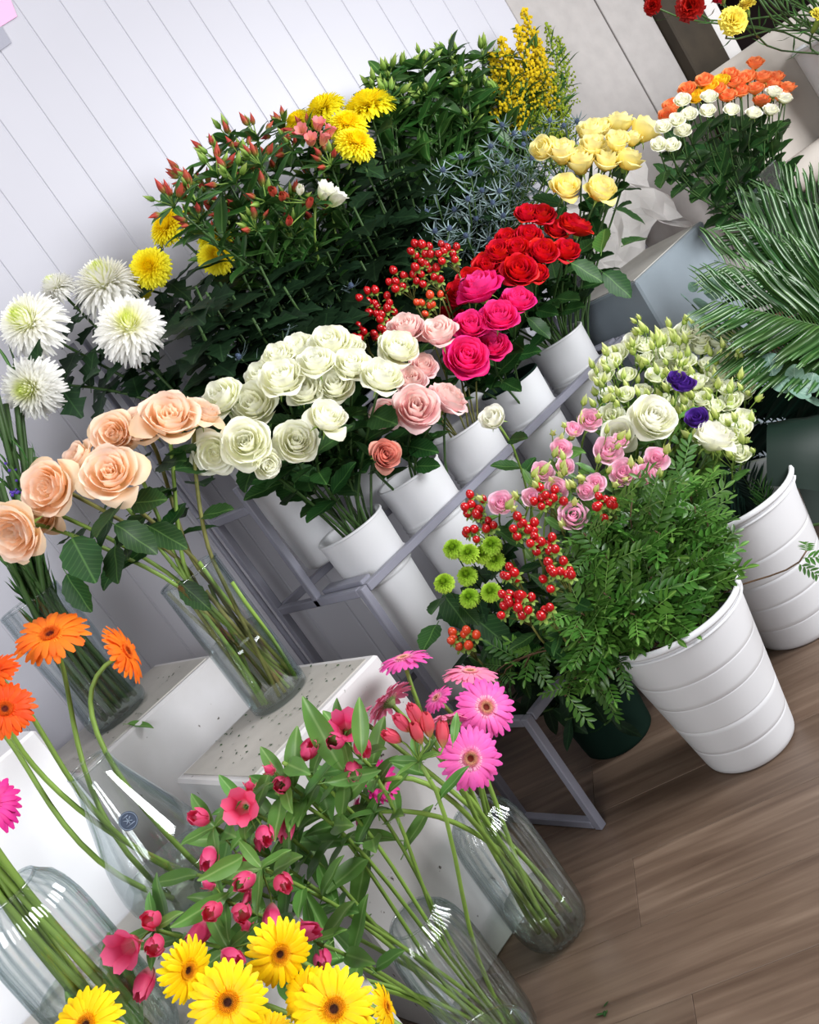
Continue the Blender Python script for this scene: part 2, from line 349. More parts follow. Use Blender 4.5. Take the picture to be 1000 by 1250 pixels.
# floor of laminate planks
def floormat():
    m, nt, out = nodes('walnut_laminate'); co = ocoord(nt)
    oi = N(nt, 'ObjectInfo')
    add = N(nt, 'VectorMath', operation='ADD'); nt.links.new(co, add.inputs[0])
    cx = N(nt, 'CombineXYZ'); nt.links.new(mathn(nt, 'MULTIPLY', oi.outputs['Random'], 37.0), cx.inputs[0]); nt.links.new(mathn(nt, 'MULTIPLY', oi.outputs['Random'], 11.0), cx.inputs[1])
    nt.links.new(cx.outputs[0], add.inputs[1])
    mp = N(nt, 'Mapping'); mp.inputs['Scale'].default_value = (1.6, 26, 1); nt.links.new(add.outputs[0], mp.inputs[0])
    nz = N(nt, 'TexNoise'); nz.inputs['Scale'].default_value = 1.6; nz.inputs['Detail'].default_value = 8; nz.inputs['Distortion'].default_value = .7; nt.links.new(mp.outputs[0], nz.inputs[0])
    mp2 = N(nt, 'Mapping'); mp2.inputs['Scale'].default_value = (1.5, 6, 1); nt.links.new(add.outputs[0], mp2.inputs[0])
    n2 = N(nt, 'TexNoise'); n2.inputs['Scale'].default_value = 2.0; n2.inputs['Detail'].default_value = 3; nt.links.new(mp2.outputs[0], n2.inputs[0])
    f = mathn(nt, 'ADD', mathn(nt, 'MULTIPLY', nz.outputs[0], .6), mathn(nt, 'MULTIPLY', n2.outputs[0], .4))
    col = ramp(nt, f, [(.3, lin((78, 61, 50))), (.5, lin((102, 84, 71))), (.72, lin((128, 109, 94)))])
    finish(nt, out, col, .38, 0, .14, .4, (nz.outputs[0], .12, .001)); return m
M['floor'] = floormat()
mb = MB(); mb.box((-1.6, -2.2, -.06), (5.0, 3.2, -.012)); floor = struct(obj('floor', mb.mesh('floor', M['darkwood'], False)))
FD = V((.6, -.8, 0)); FNn = V((.8, .6, 0)); pw = .192; plen = 1.26
L1 = V((.983, 1.586, 0)).dot(FNn)
mb = MB(); mb.box((.0003, .0003, -.012), (plen - .0003, pw - .0003, 0), bevel=.0007); pm = mb.mesh('floor_plank', M['floor'], False)
ang = math.atan2(FD.y, FD.x)
joint = V((.824, 1.316, 0)).dot(FD)
for i in range(-14, 16):
    sh = (i * .47) % 1.0 * plen
    if i == 0: sh = 0
    for j in range(-3, 3):
        u = joint + sh + j * plen; w = L1 + (i - 1) * pw
        c = FD * (u + plen / 2) + FNn * (w + pw / 2)
        if not (-1.0 < c.x < 4.6 and -.9 < c.y < 2.9): continue
        p = FD * u + FNn * w
        # local frame: x along the plank, y across it
        Mx = Matrix(((FD.x, FNn.x, 0, p.x), (FD.y, FNn.y, 0, p.y), (0, 0, 1, 0), (0, 0, 0, 1)))
        obj('plank', pm, floor, Mx)

# two paper signs taped to the wall
def sheet(name, label, px, m, group=None):
    a = [onwall(x, y, .006) for x, y in px]; n = WN * .0008
    mb = MB(); mb.add([p + n for p in a] + [p - n for p in a], [(3, 2, 1, 0), (4, 5, 6, 7)] + [(i, (i + 1) % 4, 4 + (i + 1) % 4, 4 + i) for i in range(4)])
    return tag(obj(name, mb.mesh(name, m, False)), label, 'notice', group)
sheet('paper_notice', 'pink paper notice taped high on the white boarded wall', [(-22, -30), (-4, -44), (21, 20), (0, 33)], plain('pink_paper', lin((236, 180, 214)), .8, .1))
sheet('paper_notice', 'grey paper notice on the white wall below the pink one', [(-30, 52), (2, 32), (14, 52), (-14, 72)], plain('grey_paper', lin((160, 160, 172)), .8, .1))

# ------------------------------------------------------------------ plinths
def plinthmat():
    m, nt, out = nodes('speckled_white_paint'); co = ocoord(nt)
    nz = N(nt, 'TexNoise'); nz.inputs['Scale'].default_value = 46; nz.inputs['Detail'].default_value = 3; nz.inputs['Roughness'].default_value = .5; nt.links.new(co, nz.inputs[0])
    n2 = N(nt, 'TexNoise'); n2.inputs['Scale'].default_value = 5; n2.inputs['Detail'].default_value = 5; nt.links.new(co, n2.inputs[0])
    base = ramp(nt, n2.outputs[0], [(.3, lin((190, 187, 186))), (.7, lin((208, 206, 208)))])
    spk = ramp(nt, nz.outputs[0], [(.0, (1, 1, 1)), (.70, (1, 1, 1)), (.735, lin((96, 84, 74)))])
    mx = N(nt, 'MixRGB', blend_type='MULTIPLY'); mx.inputs[0].default_value = 1; nt.links.new(base, mx.inputs[1]); nt.links.new(spk, mx.inputs[2])
    finish(nt, out, mx.outputs[0], .6, 0, 0, .3, (n2.outputs[0], .1)); return m
M['plinth'] = plinthmat(); M['white'] = plain('clean_white_paint', lin((236, 236, 240)), .5, .3, noise=.01)
M['shade_grey'] = plain('shaded_plinth_blue_grey', lin((134, 144, 152)), .35, .5, noise=.06, nscale=8)  # blue-grey base colour carries the shade over the right-hand plinth
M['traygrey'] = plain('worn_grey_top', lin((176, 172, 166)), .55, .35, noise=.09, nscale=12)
def plinth(lo, hi, label, mat='plinth', top=True):
    t = thing('display_plinth', label, 'plinth', ((lo[0] + hi[0]) / 2, (lo[1] + hi[1]) / 2, lo[2]), 'white painted display plinths')
    L = V(t.location); mb = MB(); mb.box(V(lo) - L, V(hi) - L, bevel=.006); obj('body', mb.mesh('plinth_body', M[mat], False), t)
    if top:
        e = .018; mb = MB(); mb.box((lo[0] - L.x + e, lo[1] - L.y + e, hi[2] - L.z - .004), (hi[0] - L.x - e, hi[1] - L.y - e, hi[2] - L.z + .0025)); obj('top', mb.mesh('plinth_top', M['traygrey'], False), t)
    return t
plinth((.595, 1.667, 0), (.955, 2.0, .63), 'speckled white plinth under the glass vase of peach roses')
plinth((.50, 2.20, 0), (.91, 2.55, .72), 'white plinth at the wall under the vase of dark stems')
plinth((-.15, 1.45, 0), (.475, 2.02, .50), 'low white plinth under the teardrop vase of orange gerberas')
plinth((-.35, 2.05, 0), (.465, 2.30, .885), 'bright clean white plinth behind the teardrop vase', 'white', False)
plinth((2.42, 1.80, 0), (2.86, 2.11, .795), 'shaded blue grey plinth right of the stepped flower stand', 'shade_grey')

# ------------------------------------------------------------------ stepped flower stand
st = thing('flower_stand', 'grey metal stepped stand holding rows of white flower buckets', 'stand', (1.725, 1.9, 0))
SL = V(st.location)
def bar(name, p, q, r=.010):
    p, q = V(p) - SL, V(q) - SL; lo = [min(p[i], q[i]) - r for i in range(3)]; hi = [max(p[i], q[i]) + r for i in range(3)]
    lo[2] = max(lo[2], 0)
    mb = MB(); mb.box(lo, hi, bevel=.002); obj(name, mb.mesh(name, M['steel'], False), st)
A0, A1 = 1.13, 2.32
for a in (A0, A1):
    bar('post', (a, 2.24, 0), (a, 2.24, 1.16)); bar('post', (a, 2.05, .68), (a, 2.05, 1.0)); bar('post', (a, 1.863, 0), (a, 1.863, .68)); bar('post', (a, 1.625, 0), (a, 1.625, .30))
    bar('side_bar', (a, 1.885, .68), (a, 2.22, .68)); bar('side_bar', (a, 1.647, .30), (a, 1.841, .30)); bar('side_bar', (a, 1.647, .012), (a, 2.22, .012)); bar('side_bar', (a, 2.072, .95), (a, 2.22, .95))
    b2 = a + .03 * (1 if a == A0 else -1)
    mb = MB(); mb.box(V((b2 - .016, 1.875, .686)) - SL, V((b2 + .016, 2.04, .698)) - SL, bevel=.002); obj('shelf_plate', mb.mesh('shelf_plate', M['steel'], False), st)
for (b, z) in ((1.625, .30), (1.863, .68), (2.05, .98), (2.24, .30), (2.24, .68), (2.24, 1.15)):
    bar('cross_bar', (A0 + .022, b, z), (A1 - .022, b, z))
for (a, b, z0, z1, rr) in ((1.20, 2.44, 0, 1.5, .008), (1.235, 2.44, 0, 1.5, .008)):
    t = thing('wall_pipe', 'thin grey pipe on the wall behind the flower stand, %s of two' % ('left' if a < 1.22 else 'right'), 'pipe', (a, b, 0), 'pipes behind the stand')
    mb = MB(); mb.tube([(0, 0, z0), (0, 0, z1)], rr, 10); obj('tube', mb.mesh('pipe', M['steel']), t)

# ------------------------------------------------------------------ buckets
def bucket(name, label, loc, r0, r1, h, col, mat='bucket', ribs=(), grooves=(), lip=.008, inner=None, group='white flower buckets'):
    """r0 at the foot, r1 at the rim"""
    t = thing(name, label, 'bucket', loc, group)
    prof = [(0.0, 0.0), (r0 - .006, 0), (r0, .006)]
    R = lambda z: r0 + (r1 - r0) * z / h if not ribs else (r0 + (r1 - .008 - r0) * z / (h - .13) if z < h - .135 else r1 - .006 * (h - z) / .13)
    zs = sorted(set([i * h / 24 for i in range(1, 24)]))
    for z in zs: prof.append((R(z), z, ))
    for g in grooves: prof += [(R(g - .001), g - .001), (R(g) - .0008, g), (R(g + .001), g + .001)]
    for g in ribs: prof += [(R(g - .004), g - .004), (R(g) + .0035, g), (R(g + .004), g + .004)]
    prof = prof[:3] + sorted(prof[3:], key=lambda q: q[1]) + [(r1, h)]
    mb = MB(); mb.lathe(prof, 56); obj('body', mb.mesh(name + '_body', M[mat]), t)
    mb = MB(); mb.lathe([(r1 - .004, h), (r1 - .006, h - .02), (R(h * .45) - .004, h * .45), (0, h * .45)], 56); obj('inside', mb.mesh(name + '_inside', M[inner or mat]), t)
    mb = MB(); mb.lathe([(r1 - .005, h - .001), (r1 - .001, h + .003), (r1 + lip * .6, h + .001), (r1 + lip, h - lip), (r1 + lip * .7, h - lip * 1.6), (r1 - .001, h - lip * 1.7)], 56)
    obj('rim', mb.mesh(name + '_rim', M[inner or mat]), t)
    if grooves:
        mb = MB(); mb.lathe([(r1 - .001, h - .024), (r1 + .003, h - .021), (r1 - .001, h - .018)], 56); obj('rim_line', mb.mesh('rim_line', M[mat]), t)
    return t
POTS = [(1.262, 1.965), (1.487, 1.965), (1.71, 1.965), (1.958, 1.975), (2.215, 1.985)]
PL = ['white bucket of cream roses, leftmost on the front step of the stand', 'white bucket of blush pink roses, second on the front step', 'white bucket below the red berries, third on the front step',
      'white bucket with dark green lining, fourth on the front step', 'white bucket of red roses, fifth and last on the front step']
for i, (a, b) in enumerate(POTS):
    bucket('flower_bucket', PL[i], (a, b, .30), .060, .086, .485, None, ribs=(.352, .364, .376), lip=.002, inner='greenp' if i == 3 else None)
P3 = [(1.28, 2.15), (1.50, 2.15), (1.74, 2.15), (1.97, 2.14), (2.19, 2.13)]
T3 = ['white chrysanthemums', 'lower yellow chrysanthemums', 'brick red lilies', 'green budded lilies', 'thistles and goldenrod']
for i, (a, b) in enumerate(P3):
    bucket('flower_bucket', 'white bucket of %s on the back step of the stand' % T3[i], (a, b, .72), .060, .084, .40, None, ribs=(.268, .280), lip=.002)
G1 = [(1.42, 1.76), (1.70, 1.76), (2.03, 1.76)]
for i, (a, b) in enumerate(G1):
    bucket('green_bucket', 'dark green bucket on the floor under the stand, %s' % nth(i, 3), (a, b, 0), .09, .115, .33, None, mat='greenp', lip=.004, group='dark green floor buckets')
gr = (.065, .13, .195, .255)
bucket('tapered_bucket', 'tapered white bucket overflowing with fine green foliage, on the wooden floor', (1.392, 1.372, 0), .100, .152, .355, None, grooves=gr, lip=.006)
bucket('tapered_bucket', 'tapered white bucket with a dark fern, behind the foliage bucket', (1.80, 1.425, 0), .105, .155, .37, None, grooves=gr, lip=.006)
bucket('green_bucket', 'dark green bucket hidden under the palm fronds', (2.52, 1.24, 0), .10, .12, .36, None, mat='greenp', lip=.004, group='dark green floor buckets')

# ------------------------------------------------------------------ glass vases
def vase(name, label, loc, prof, rib=None, water=None, thick=.0035, n=156):
    t = thing(name, label, 'vase', loc, 'glass vases')
    mb = MB(); mb.lathe([(0, 0.0)] + prof, n, rib=rib); obj('glass', mb.mesh(name + '_glass', M['glass']), t)
    inn = [(max(r - thick, .001), max(z, .012)) for r, z in prof]
    mb = MB(); mb.lathe([(0, .012)] + inn, n, rib=rib); obj('inner_wall', mb.mesh(name + '_inner', M['glass']), t)
    r_, z_ = prof[-1]; mb = MB(); mb.tube([(math.cos(i * math.pi / 32) * (r_ - thick / 2), math.sin(i * math.pi / 32) * (r_ - thick / 2), z_) for i in range(65)], thick * .75, 8, cap=False)
    obj('rim', mb.mesh(name + '_rim', M['glass']), t)
    if water:
        pw_ = [(r - .002, z) for r, z in inn if z < water]
        rr = [q for q in inn if q[1] >= water][0][0] - .002
        mb = MB(); mb.lathe([(0, .013)] + pw_ + [(rr, water), (rr * .97, water - .001), (0, water - .001)], 64); obj('water', mb.mesh('water', M['water']), t)
    return t
def optic(r, h, neck):
    p = [(r * .55, 0), (r * .78, .008), (r * .92, .025), (r * .985, .05), (r, .08)]
    p += [(r, .08 + (h - .17) * i / 6) for i in range(1, 7)]
    p += [(r * .985, h - .065), (r * .93, h - .04), (r * .84, h - .02), (neck * 1.08, h - .006), (neck, h)]
    return p
vase('ribbed_vase', 'ribbed glass vase of pink gerberas standing on the floor', (.858, 1.550, 0), optic(.074, .315, .046), (26, .028), .10)
vase('ribbed_vase', 'ribbed glass vase of raspberry lilies at the foot of the speckled plinth', (.615, 1.500, 0), optic(.074, .315, .046), (26, .028), .10)
vase('ribbed_vase', 'ribbed glass vase full of thick green stems below the magenta gerbera', (.185, 1.54, .5025), optic(.074, .325, .046), (26, .028), .16)
vase('cylinder_vase', 'tall clear cylinder vase of peach roses on the speckled plinth', (.838, 1.888, .6325), [(.058, 0), (.065, .006)] + [(.066, .02 + .30 * i / 8) for i in range(9)], None, .165)
vase('cylinder_vase', 'clear glass vase packed with dark stems on the back plinth', (.70, 2.36, .7225), [(.060, 0), (.072, .008)] + [(.074 + .002 * math.cos(i), .02 + .32 * i / 10) for i in range(11)], (16, .03), .12)
td = [(.055, 0), (.075, .006), (.090, .022), (.098, .045), (.099, .07), (.096, .10), (.089, .135), (.079, .17), (.068, .205), (.057, .24), (.048, .27), (.043, .295), (.0415, .31)]
tv = vase('teardrop_vase', 'teardrop glass vase of orange gerberas with a round dark sticker', (.445, 1.835, .5025), td, None, .075)
# the round sticker on its shoulder
zc, = (.205,); rr = .0695
nrm = V((-.30, -.90, .0)).normalized(); nrm = (nrm + UP * .30).normalized()
pc = V((nrm.x, nrm.y, 0)).normalized() * rr + UP * zc
mb = MB(); n_ = 28; mb.add([(0, 0, .0012)] + [(.0165 * math.cos(6.2832 * i / n_), .0165 * math.sin(6.2832 * i / n_), .001) for i in range(n_)], [(0, 1 + i, 1 + (i + 1) % n_) for i in range(n_)])
M['sticker'] = plain('slate_sticker', lin((58, 70, 92)), .4, .4); M['stickw'] = plain('sticker_print', lin((150, 164, 184)), .5, .3)
sk = obj('sticker', mb.mesh('sticker', M['sticker'], False), tv, orient(pc, nrm)); sk['label'] = 'round dark slate sticker with a pale emblem'
mb = MB(); mb.tube([(.0145 * math.cos(6.2832 * i / 40), .0145 * math.sin(6.2832 * i / 40), .0016) for i in range(41)], .0005, 5, cap=False)
for (x0, y0, x1, y1) in ((-.007, .005, -.001, .001), (.001, .001, .007, .005), (-.006, -.003, -.001, 0), (.001, 0, .006, -.003), (0, -.006, 0, .006), (-.008, -.007, .008, -.007), (-.005, .0085, .005, .0085)):
    mb.tube([(x0, y0, .0017), (x1, y1, .0017)], .0007, 5)
obj('emblem', mb.mesh('emblem', M['stickw']), sk)

# ------------------------------------------------------------------ leaf, petal and bloom meshes
CACHE = {}
def cached(key, fn):
    if key not in CACHE: CACHE[key] = fn()
    return CACHE[key]
def leaf_mesh(kind, mat):
    def make():
        n = 10; rows = []
        for i in range(n + 1):
            y = i / n
            if kind == 'rose':  w = .36 * math.sin(math.pi * min(1, y * .97 + .015)) ** .72 * (1 - .18 * y) * (1 + (.07 if i % 2 else -.05)); fold, curl = .22, .16
            elif kind == 'lance': w = .105 * math.sin(math.pi * (y * .985 + .01)) ** .8; fold, curl = .35, .30
            elif kind == 'broad': w = .17 * math.sin(math.pi * (y * .98 + .01)) ** .75; fold, curl = .30, .26
            elif kind == 'mum':  w = .30 * math.sin(math.pi * (y * .98 + .01)) ** .6 * (1 + (.38 if i % 3 == 1 else -.28 if i % 3 == 0 else .05)); fold, curl = .15, .35
            elif kind == 'round': w = .46 * math.sin(math.pi * (y * .98 + .01)) ** .55; fold, curl = .10, .05
            elif kind == 'strip': w = .036 * math.sin(math.pi * (y * .96 + .03)) ** .5; fold, curl = .6, .12
            elif kind == 'oval': w = .19 * math.sin(math.pi * (y * .98 + .01)) ** .8; fold, curl = .2, .15
            elif kind == 'needle': w = .05 * math.sin(math.pi * (y * .9 + .1)) ** 1.0; fold, curl = .3, -.12
            z = -curl * y * y + .02 * math.sin(9 * y)
            rows.append([(-w, y, z + fold * w), (-w * .5, y, z + fold * w * .35), (0, y, z), (w * .5, y, z + fold * w * .35), (w, y, z + fold * w)])
        mb = MB(); mb.grid(rows)
        if kind in ('rose', 'mum', 'broad'): mb.tube([(0, -.16, .02), (0, 0, 0)], .012, 4)
        return mb.mesh(kind + '_leaf', M[mat])
    return cached(('leaf', kind, mat), make)
def put_leaf(par, L, pos, d, size, kind, mat, zh=None, name='leaf'):
    zh = zh or (UP + TOCAM * .4 + rv(.35)); s = size * RND.uniform(.85, 1.15)
    return obj(name, leaf_mesh(kind, mat), par, frame_y(V(pos) - L, d, zh, (s * RND.uniform(.85, 1.1), s, s)))
def leaves(par, L, c, t0, t1, n, size, kind, mat, spread=.9, up=.25):
    a0 = RND.uniform(0, 6.28)
    for i in range(n):
        t = t0 + (t1 - t0) * (i + RND.uniform(.1, .9)) / n; p, tg = along(c, t); a = a0 + i * 2.4
        o = tg.orthogonal().normalized(); o = Quaternion(tg, a) @ o
        put_leaf(par, L, p, tg * (1 - spread * .75) + o * spread + UP * up, size, kind, mat)

def rose_ring(R, H, flare, droop, W_, tall, seed, nu=9, nv=7):
    """one petal of a rose: a patch wrapped round the flower's axis"""
    r_ = random.Random(seed); ph = r_.uniform(0, 6); rows = []
    for j in range(nv + 1):
        v = j / nv; row = []
        for i in range(nu):
            s = -1 + 2 * i / (nu - 1); ve = v * (1 - .17 * abs(s) ** 2.6)
            r = R * math.sin(min(1, .08 + ve * 1.25) * math.pi / 2) ** .9 * (1 - .10 * ve ** 3) + flare * ve ** 4 * (1 - .35 * s * s)
            r *= 1 + .10 * s; z = H * tall * (ve ** 1.1) - droop * ve ** 6 + .025 * math.sin(4 * s + ph) * ve ** 3
            w = W_ * (.45 + .55 * math.sin(min(1, v * 1.35) * math.pi / 2))
            r += .035 * math.sin(5 * s + ph * 2) * ve ** 4; z += .03 * math.sin(8 * s + ph) * ve ** 5
            row.append((r * math.cos(s * w), r * math.sin(s * w), z))
        rows.append(row)
    mb = MB(); mb.grid(rows); return mb
RINGS = {  # n, R, H, flare, droop, half width
    'open': [(4, .22, 1.0, .0, 0, 1.3), (5, .36, 1.03, .03, .0, 1.15), (5, .53, 1.02, .08, .04, 1.0), (6, .68, .95, .15, .11, .9), (6, .80, .78, .20, .22, .85)],
    'cup':  [(4, .22, 1.08, .0, 0, 1.3), (4, .36, 1.12, .03, .02, 1.2), (5, .54, 1.12, .08, .05, 1.05), (5, .68, 1.05, .16, .13, .98), (3, .76, .85, .30, .34, .75)],
    'bud':  [(4, .24, 1.22, .0, 0, 1.35), (4, .40, 1.26, .03, .02, 1.25), (4, .56, 1.22, .09, .07, 1.2), (4, .66, 1.12, .22, .2, 1.05)],
    'loose': [(4, .22, .9, .04, .02, 1.1), (5, .40, 1.02, .08, .04, 1.05), (5, .58, 1.08, .14, .08, 1.0), (5, .74, 1.04, .22, .18, .95), (4, .82, .82, .36, .36, .8)],
    'spray': [(4, .34, 1.0, .04, 0, 1.25), (5, .58, .98, .12, .05, 1.05), (5, .74, .86, .22, .16, .9)]}
def rose_core(style, mat):
    def make():
        mb = MB()
        for k, (R, H) in enumerate(((.07, .93), (.11, .92), (.15, .9), (.18, .9))):
            q = rose_ring(R, H * (.9 if style == 'loose' else 1), .02, 0, 1.5, 1, k)
            a = k * 1.9; mb.add([(x * math.cos(a) - y * math.sin(a), x * math.sin(a) + y * math.cos(a), z) for x, y, z in q.v], q.f)
        mb.lathe([(0, .55), (.22, .4), (.36, .2), (.30, .05), (0, 0)], 14)
        return mb.mesh('rose_heart', M[mat])
    return cached(('core', style, mat), make)
def rose_petal(style, k, var, mat):
    n, R, H, fl, dr, w = RINGS[style][k]
    return cached(('rp', style, k, var, mat), lambda: rose_ring(R, H, fl * (1 + .25 * var), dr * (1 + .3 * var), w, 1, k * 7 + var).mesh('rose_petal', M[mat]))
def calyx_mesh():
    def make():
        mb = MB(); mb.lathe([(0, -.22), (.10, -.20), (.17, -.1), (.20, .0), (.24, .06)], 12)
        for k in range(5):
            a = k * 1.2566; rows = []
            for j in range(6):
                v = j / 5; w = .11 * (1 - v) ** .8; r = .18 + .42 * v; z = .02 + .10 * math.sin(v * 3) - .30 * v * v
                rows.append([(r * math.cos(a) - s * w * math.sin(a), r * math.sin(a) + s * w * math.cos(a), z) for s in (-1, 0, 1)])
            mb.grid(rows)
        return mb.mesh('rose_calyx', M['sepal'])
    return cached('calyx', make)
def make_stem(par, L, root, tip, n, rad, mat='stemd', bend=.35, rise=None, seg=9):
    d = (tip - root).length; rise = rise or UP
    c = bez(root, root + V(rise).normalized() * (max(.35 * d, .27) if .5 < root.z < .56 else .35 * d), tip - V(n).normalized() * d * bend, tip, seg)
    mb = MB(); mb.tube([p - L for p in c], [rad * (1.1 - .25 * i / seg) for i in range(seg)], 6)
    obj('stem', mb.mesh('stem', M[mat]), par); return c
def rose_head(par, L, pos, n, r, style, mat):
    b = obj('bloom', rose_core(style, mat), par, orient(pos - L, n, r, RND.uniform(0, 6.28)))
    for k, ring in enumerate(RINGS[style]):
        a0 = k * 2.1 + RND.uniform(0, 1)
        for i in range(ring[0]):
            a = a0 + 6.2832 * i / ring[0] + RND.uniform(-.12, .12)
            obj('petal', rose_petal(style, k, i % 3, mat), b, Matrix.Rotation(a, 4, 'Z') @ Matrix.Rotation(RND.uniform(-.05, .07), 4, 'Y'))
    obj('calyx', calyx_mesh(), par, orient(pos - L, n, r * .95, RND.uniform(0, 6)))
def rose(pos, n, r, style, mat, root, label, group, nleaf=4, lsize=.075, stem='stemd', srad=.0034, lt=(.5, .93), bend=.35, rise=None, leafmat_='rleaf', cat='rose'):
    n = V(n).normalized(); base = pos - n * r * .45
    t = thing('rose', label, cat, root, group); L = V(root)
    c = make_stem(t, L, V(root), base - n * r * .2, n, srad, stem, bend, rise)
    rose_head(t, L, base, n, r, style, mat)
    if nleaf: leaves(t, L, c, lt[0], lt[1], nleaf, lsize, 'rose', leafmat_)
    return t, c

def ray_petal(w, z0, curve, mat):
    def make():
        rows = []
        for j in range(7):
            v = j / 6; y = .16 + .84 * v; ww = w * (.55 + .45 * math.sin(min(1, v * 1.6) * math.pi / 2)) * (1 if v < .85 else (1 - (v - .85) / .15 * .62))
            z = z0 + .10 * math.sin(v * math.pi * .9) + curve * v * v
            rows.append([(-ww, y, z - .012), (-ww * .4, y, z + .006), (0, y + (.012 if j == 6 else 0), z - .004), (ww * .4, y, z + .006), (ww, y, z - .012)])
        mb = MB(); mb.grid(rows); return mb.mesh('ray_petal', M[mat])
    return cached(('ray', w, z0, curve, mat), make)
def disc_mesh(disc, mat):
    def make():
        mb = MB(); mb.lathe([(0, .05), (.06, .055), (.10, .07), (.16, .085), (.22, .07), (.27, .02), (.2, -.08), (0, -.1)], 20)
        r_ = random.Random(3)
        for k in range(150):
            a = k * 2.39996; r = .045 + .20 * math.sqrt(k / 150); h = .03 + .05 * (r > .13); z = .055 + .03 * (r > .1)
            mb.tube([(r * math.cos(a), r * math.sin(a), z), ((r + .02) * math.cos(a), (r + .02) * math.sin(a), z + h)], [.012, .008], 4)
        for k in range(34):   # ring of short inner rays
            a = k * 6.2832 / 34 + r_.uniform(-.05, .05); rows = []
            for j in range(4):
                v = j / 3; r = .24 + .16 * v; w = .026 * (1 - .5 * v); z = .06 + .06 * math.sin(v * 2.6)
                rows.append([(r * math.cos(a) - s * w * math.sin(a), r * math.sin(a) + s * w * math.cos(a), z) for s in (-1, 0, 1)])
            mb.grid(rows, 1)
        return mb.mesh('gerbera_centre', [M[disc], M[mat]])
    return cached(('disc', disc, mat), make)
def invol_mesh():
    def make():
        mb = MB(); mb.lathe([(0, -.30), (.06, -.29), (.14, -.22), (.22, -.11), (.26, -.02), (.2, .0)], 18)
        for k in range(26):
            a = k * 6.2832 / 26; rows = []
            for j in range(4):
                v = j / 3; r = .2 + .22 * v; w = .03 * (1 - v * .9)
                rows.append([(r * math.cos(a) - s * w * math.sin(a), r * math.sin(a) + s * w * math.cos(a), -.12 + .10 * v) for s in (-1, 0, 1)])
            mb.grid(rows)
        return mb.mesh('gerbera_involucre', M['invol'])
    return cached('invol', make)
def gerbera(pos, n, r, mat, disc, root, label, group='gerberas', curve=-.10, bend=.3, rise=None, srad=.0048, via=None, npet=(25, 22)):
    n = V(n).normalized(); t = thing('gerbera', label, 'gerbera', root, group); L = V(root)
    tip = pos - n * r * .25
    make_stem(t, L, V(root), tip, n, srad, 'stem', bend, rise, 14)
    b = obj('bloom', disc_mesh(disc, mat), t, orient(pos - L, n, r, RND.uniform(0, 6)))
    for (cnt, w, z0, cv, sc) in ((npet[0], .098, -.02, curve, 1.0), (npet[1], .090, .03, curve + .05, .88)):
        a0 = RND.uniform(0, 1)
        for i in range(cnt):
            a = a0 + 6.2832 * i / cnt + RND.uniform(-.05, .05); s = sc * RND.uniform(.93, 1.05)
            obj('petal', ray_petal(w, z0, cv, mat), b, Matrix.Rotation(a, 4, 'Z') @ Matrix.Rotation(RND.uniform(-.09, .07), 4, 'X') @ Matrix.Diagonal((1, s, 1, 1)))
    obj('involucre', invol_mesh(), t, orient(pos - L, n, r))
    return t
def mum_mesh(mat, var, n=360, wid=.062, flat=1.0):
    def make():
        r_ = random.Random(var * 17 + 3); mb = MB()
        for k in range(n):
            f = (k + .5) / n; a = k * 2.39996 + r_.uniform(-.12, .12)
            th = .06 + (f ** .58) * 1.95; ln = (.42 + .40 * min(1, f * 1.3)) * r_.uniform(.9, 1.1); w = wid * (.55 + .45 * min(1, f * 2.5)); rows = []
            rb = .22
            for j in range(5):
                v = j / 4; tt = th * (.80 + .25 * v) - (.50 * max(0, .55 - f)) * v * v + (.18 * v * v if f > .75 else 0)
                rr = rb * math.sin(th) * .8 + ln * v * math.sin(tt); zz = .18 + rb * math.cos(th) + ln * v * math.cos(tt) * flat + .12 * (1 - f) * v
                ww = w * (.55 + .45 * math.sin(v * 2.6)) * (1 if j < 4 else .4); cup = .5 * ww
                rows.append([(rr * math.cos(a) - s * ww * math.sin(a), rr * math.sin(a) + s * ww * math.cos(a), zz + (cup if s else 0)) for s in (-1, 0, 1)])
            mb.grid(rows)
        mb.lathe([(0, .56), (.14, .52), (.27, .36), (.3, .1), (.25, -.05), (0, -.1)], 14)
        return mb.mesh('chrysanthemum_head', M[mat])
    return cached(('mum', mat, var, n, wid, flat), make)
def mum(pos, n, r, mat, root, label, group, nleaf=9, flat=1.0, lsize=.085, lt=(.35, .95), var=None, bend=.4, rise=None, cat='chrysanthemum', srad=.004):
    n = V(n).normalized(); t = thing('chrysanthemum', label, cat, root, group); L = V(root)
    c = make_stem(t, L, V(root), pos - n * r * .2, n, srad, 'stemd', bend, rise)
    obj('bloom', mum_mesh(mat, RND.randrange(3) if var is None else var, wid=.062 if mat == 'cwhite' else .092, flat=flat), t, orient(pos - n * r * .25 - L, n, r, RND.uniform(0, 6)))
    if nleaf: leaves(t, L, c, lt[0], lt[1], nleaf, lsize, 'mum', 'mleaf', 1.0, .1)
    return t
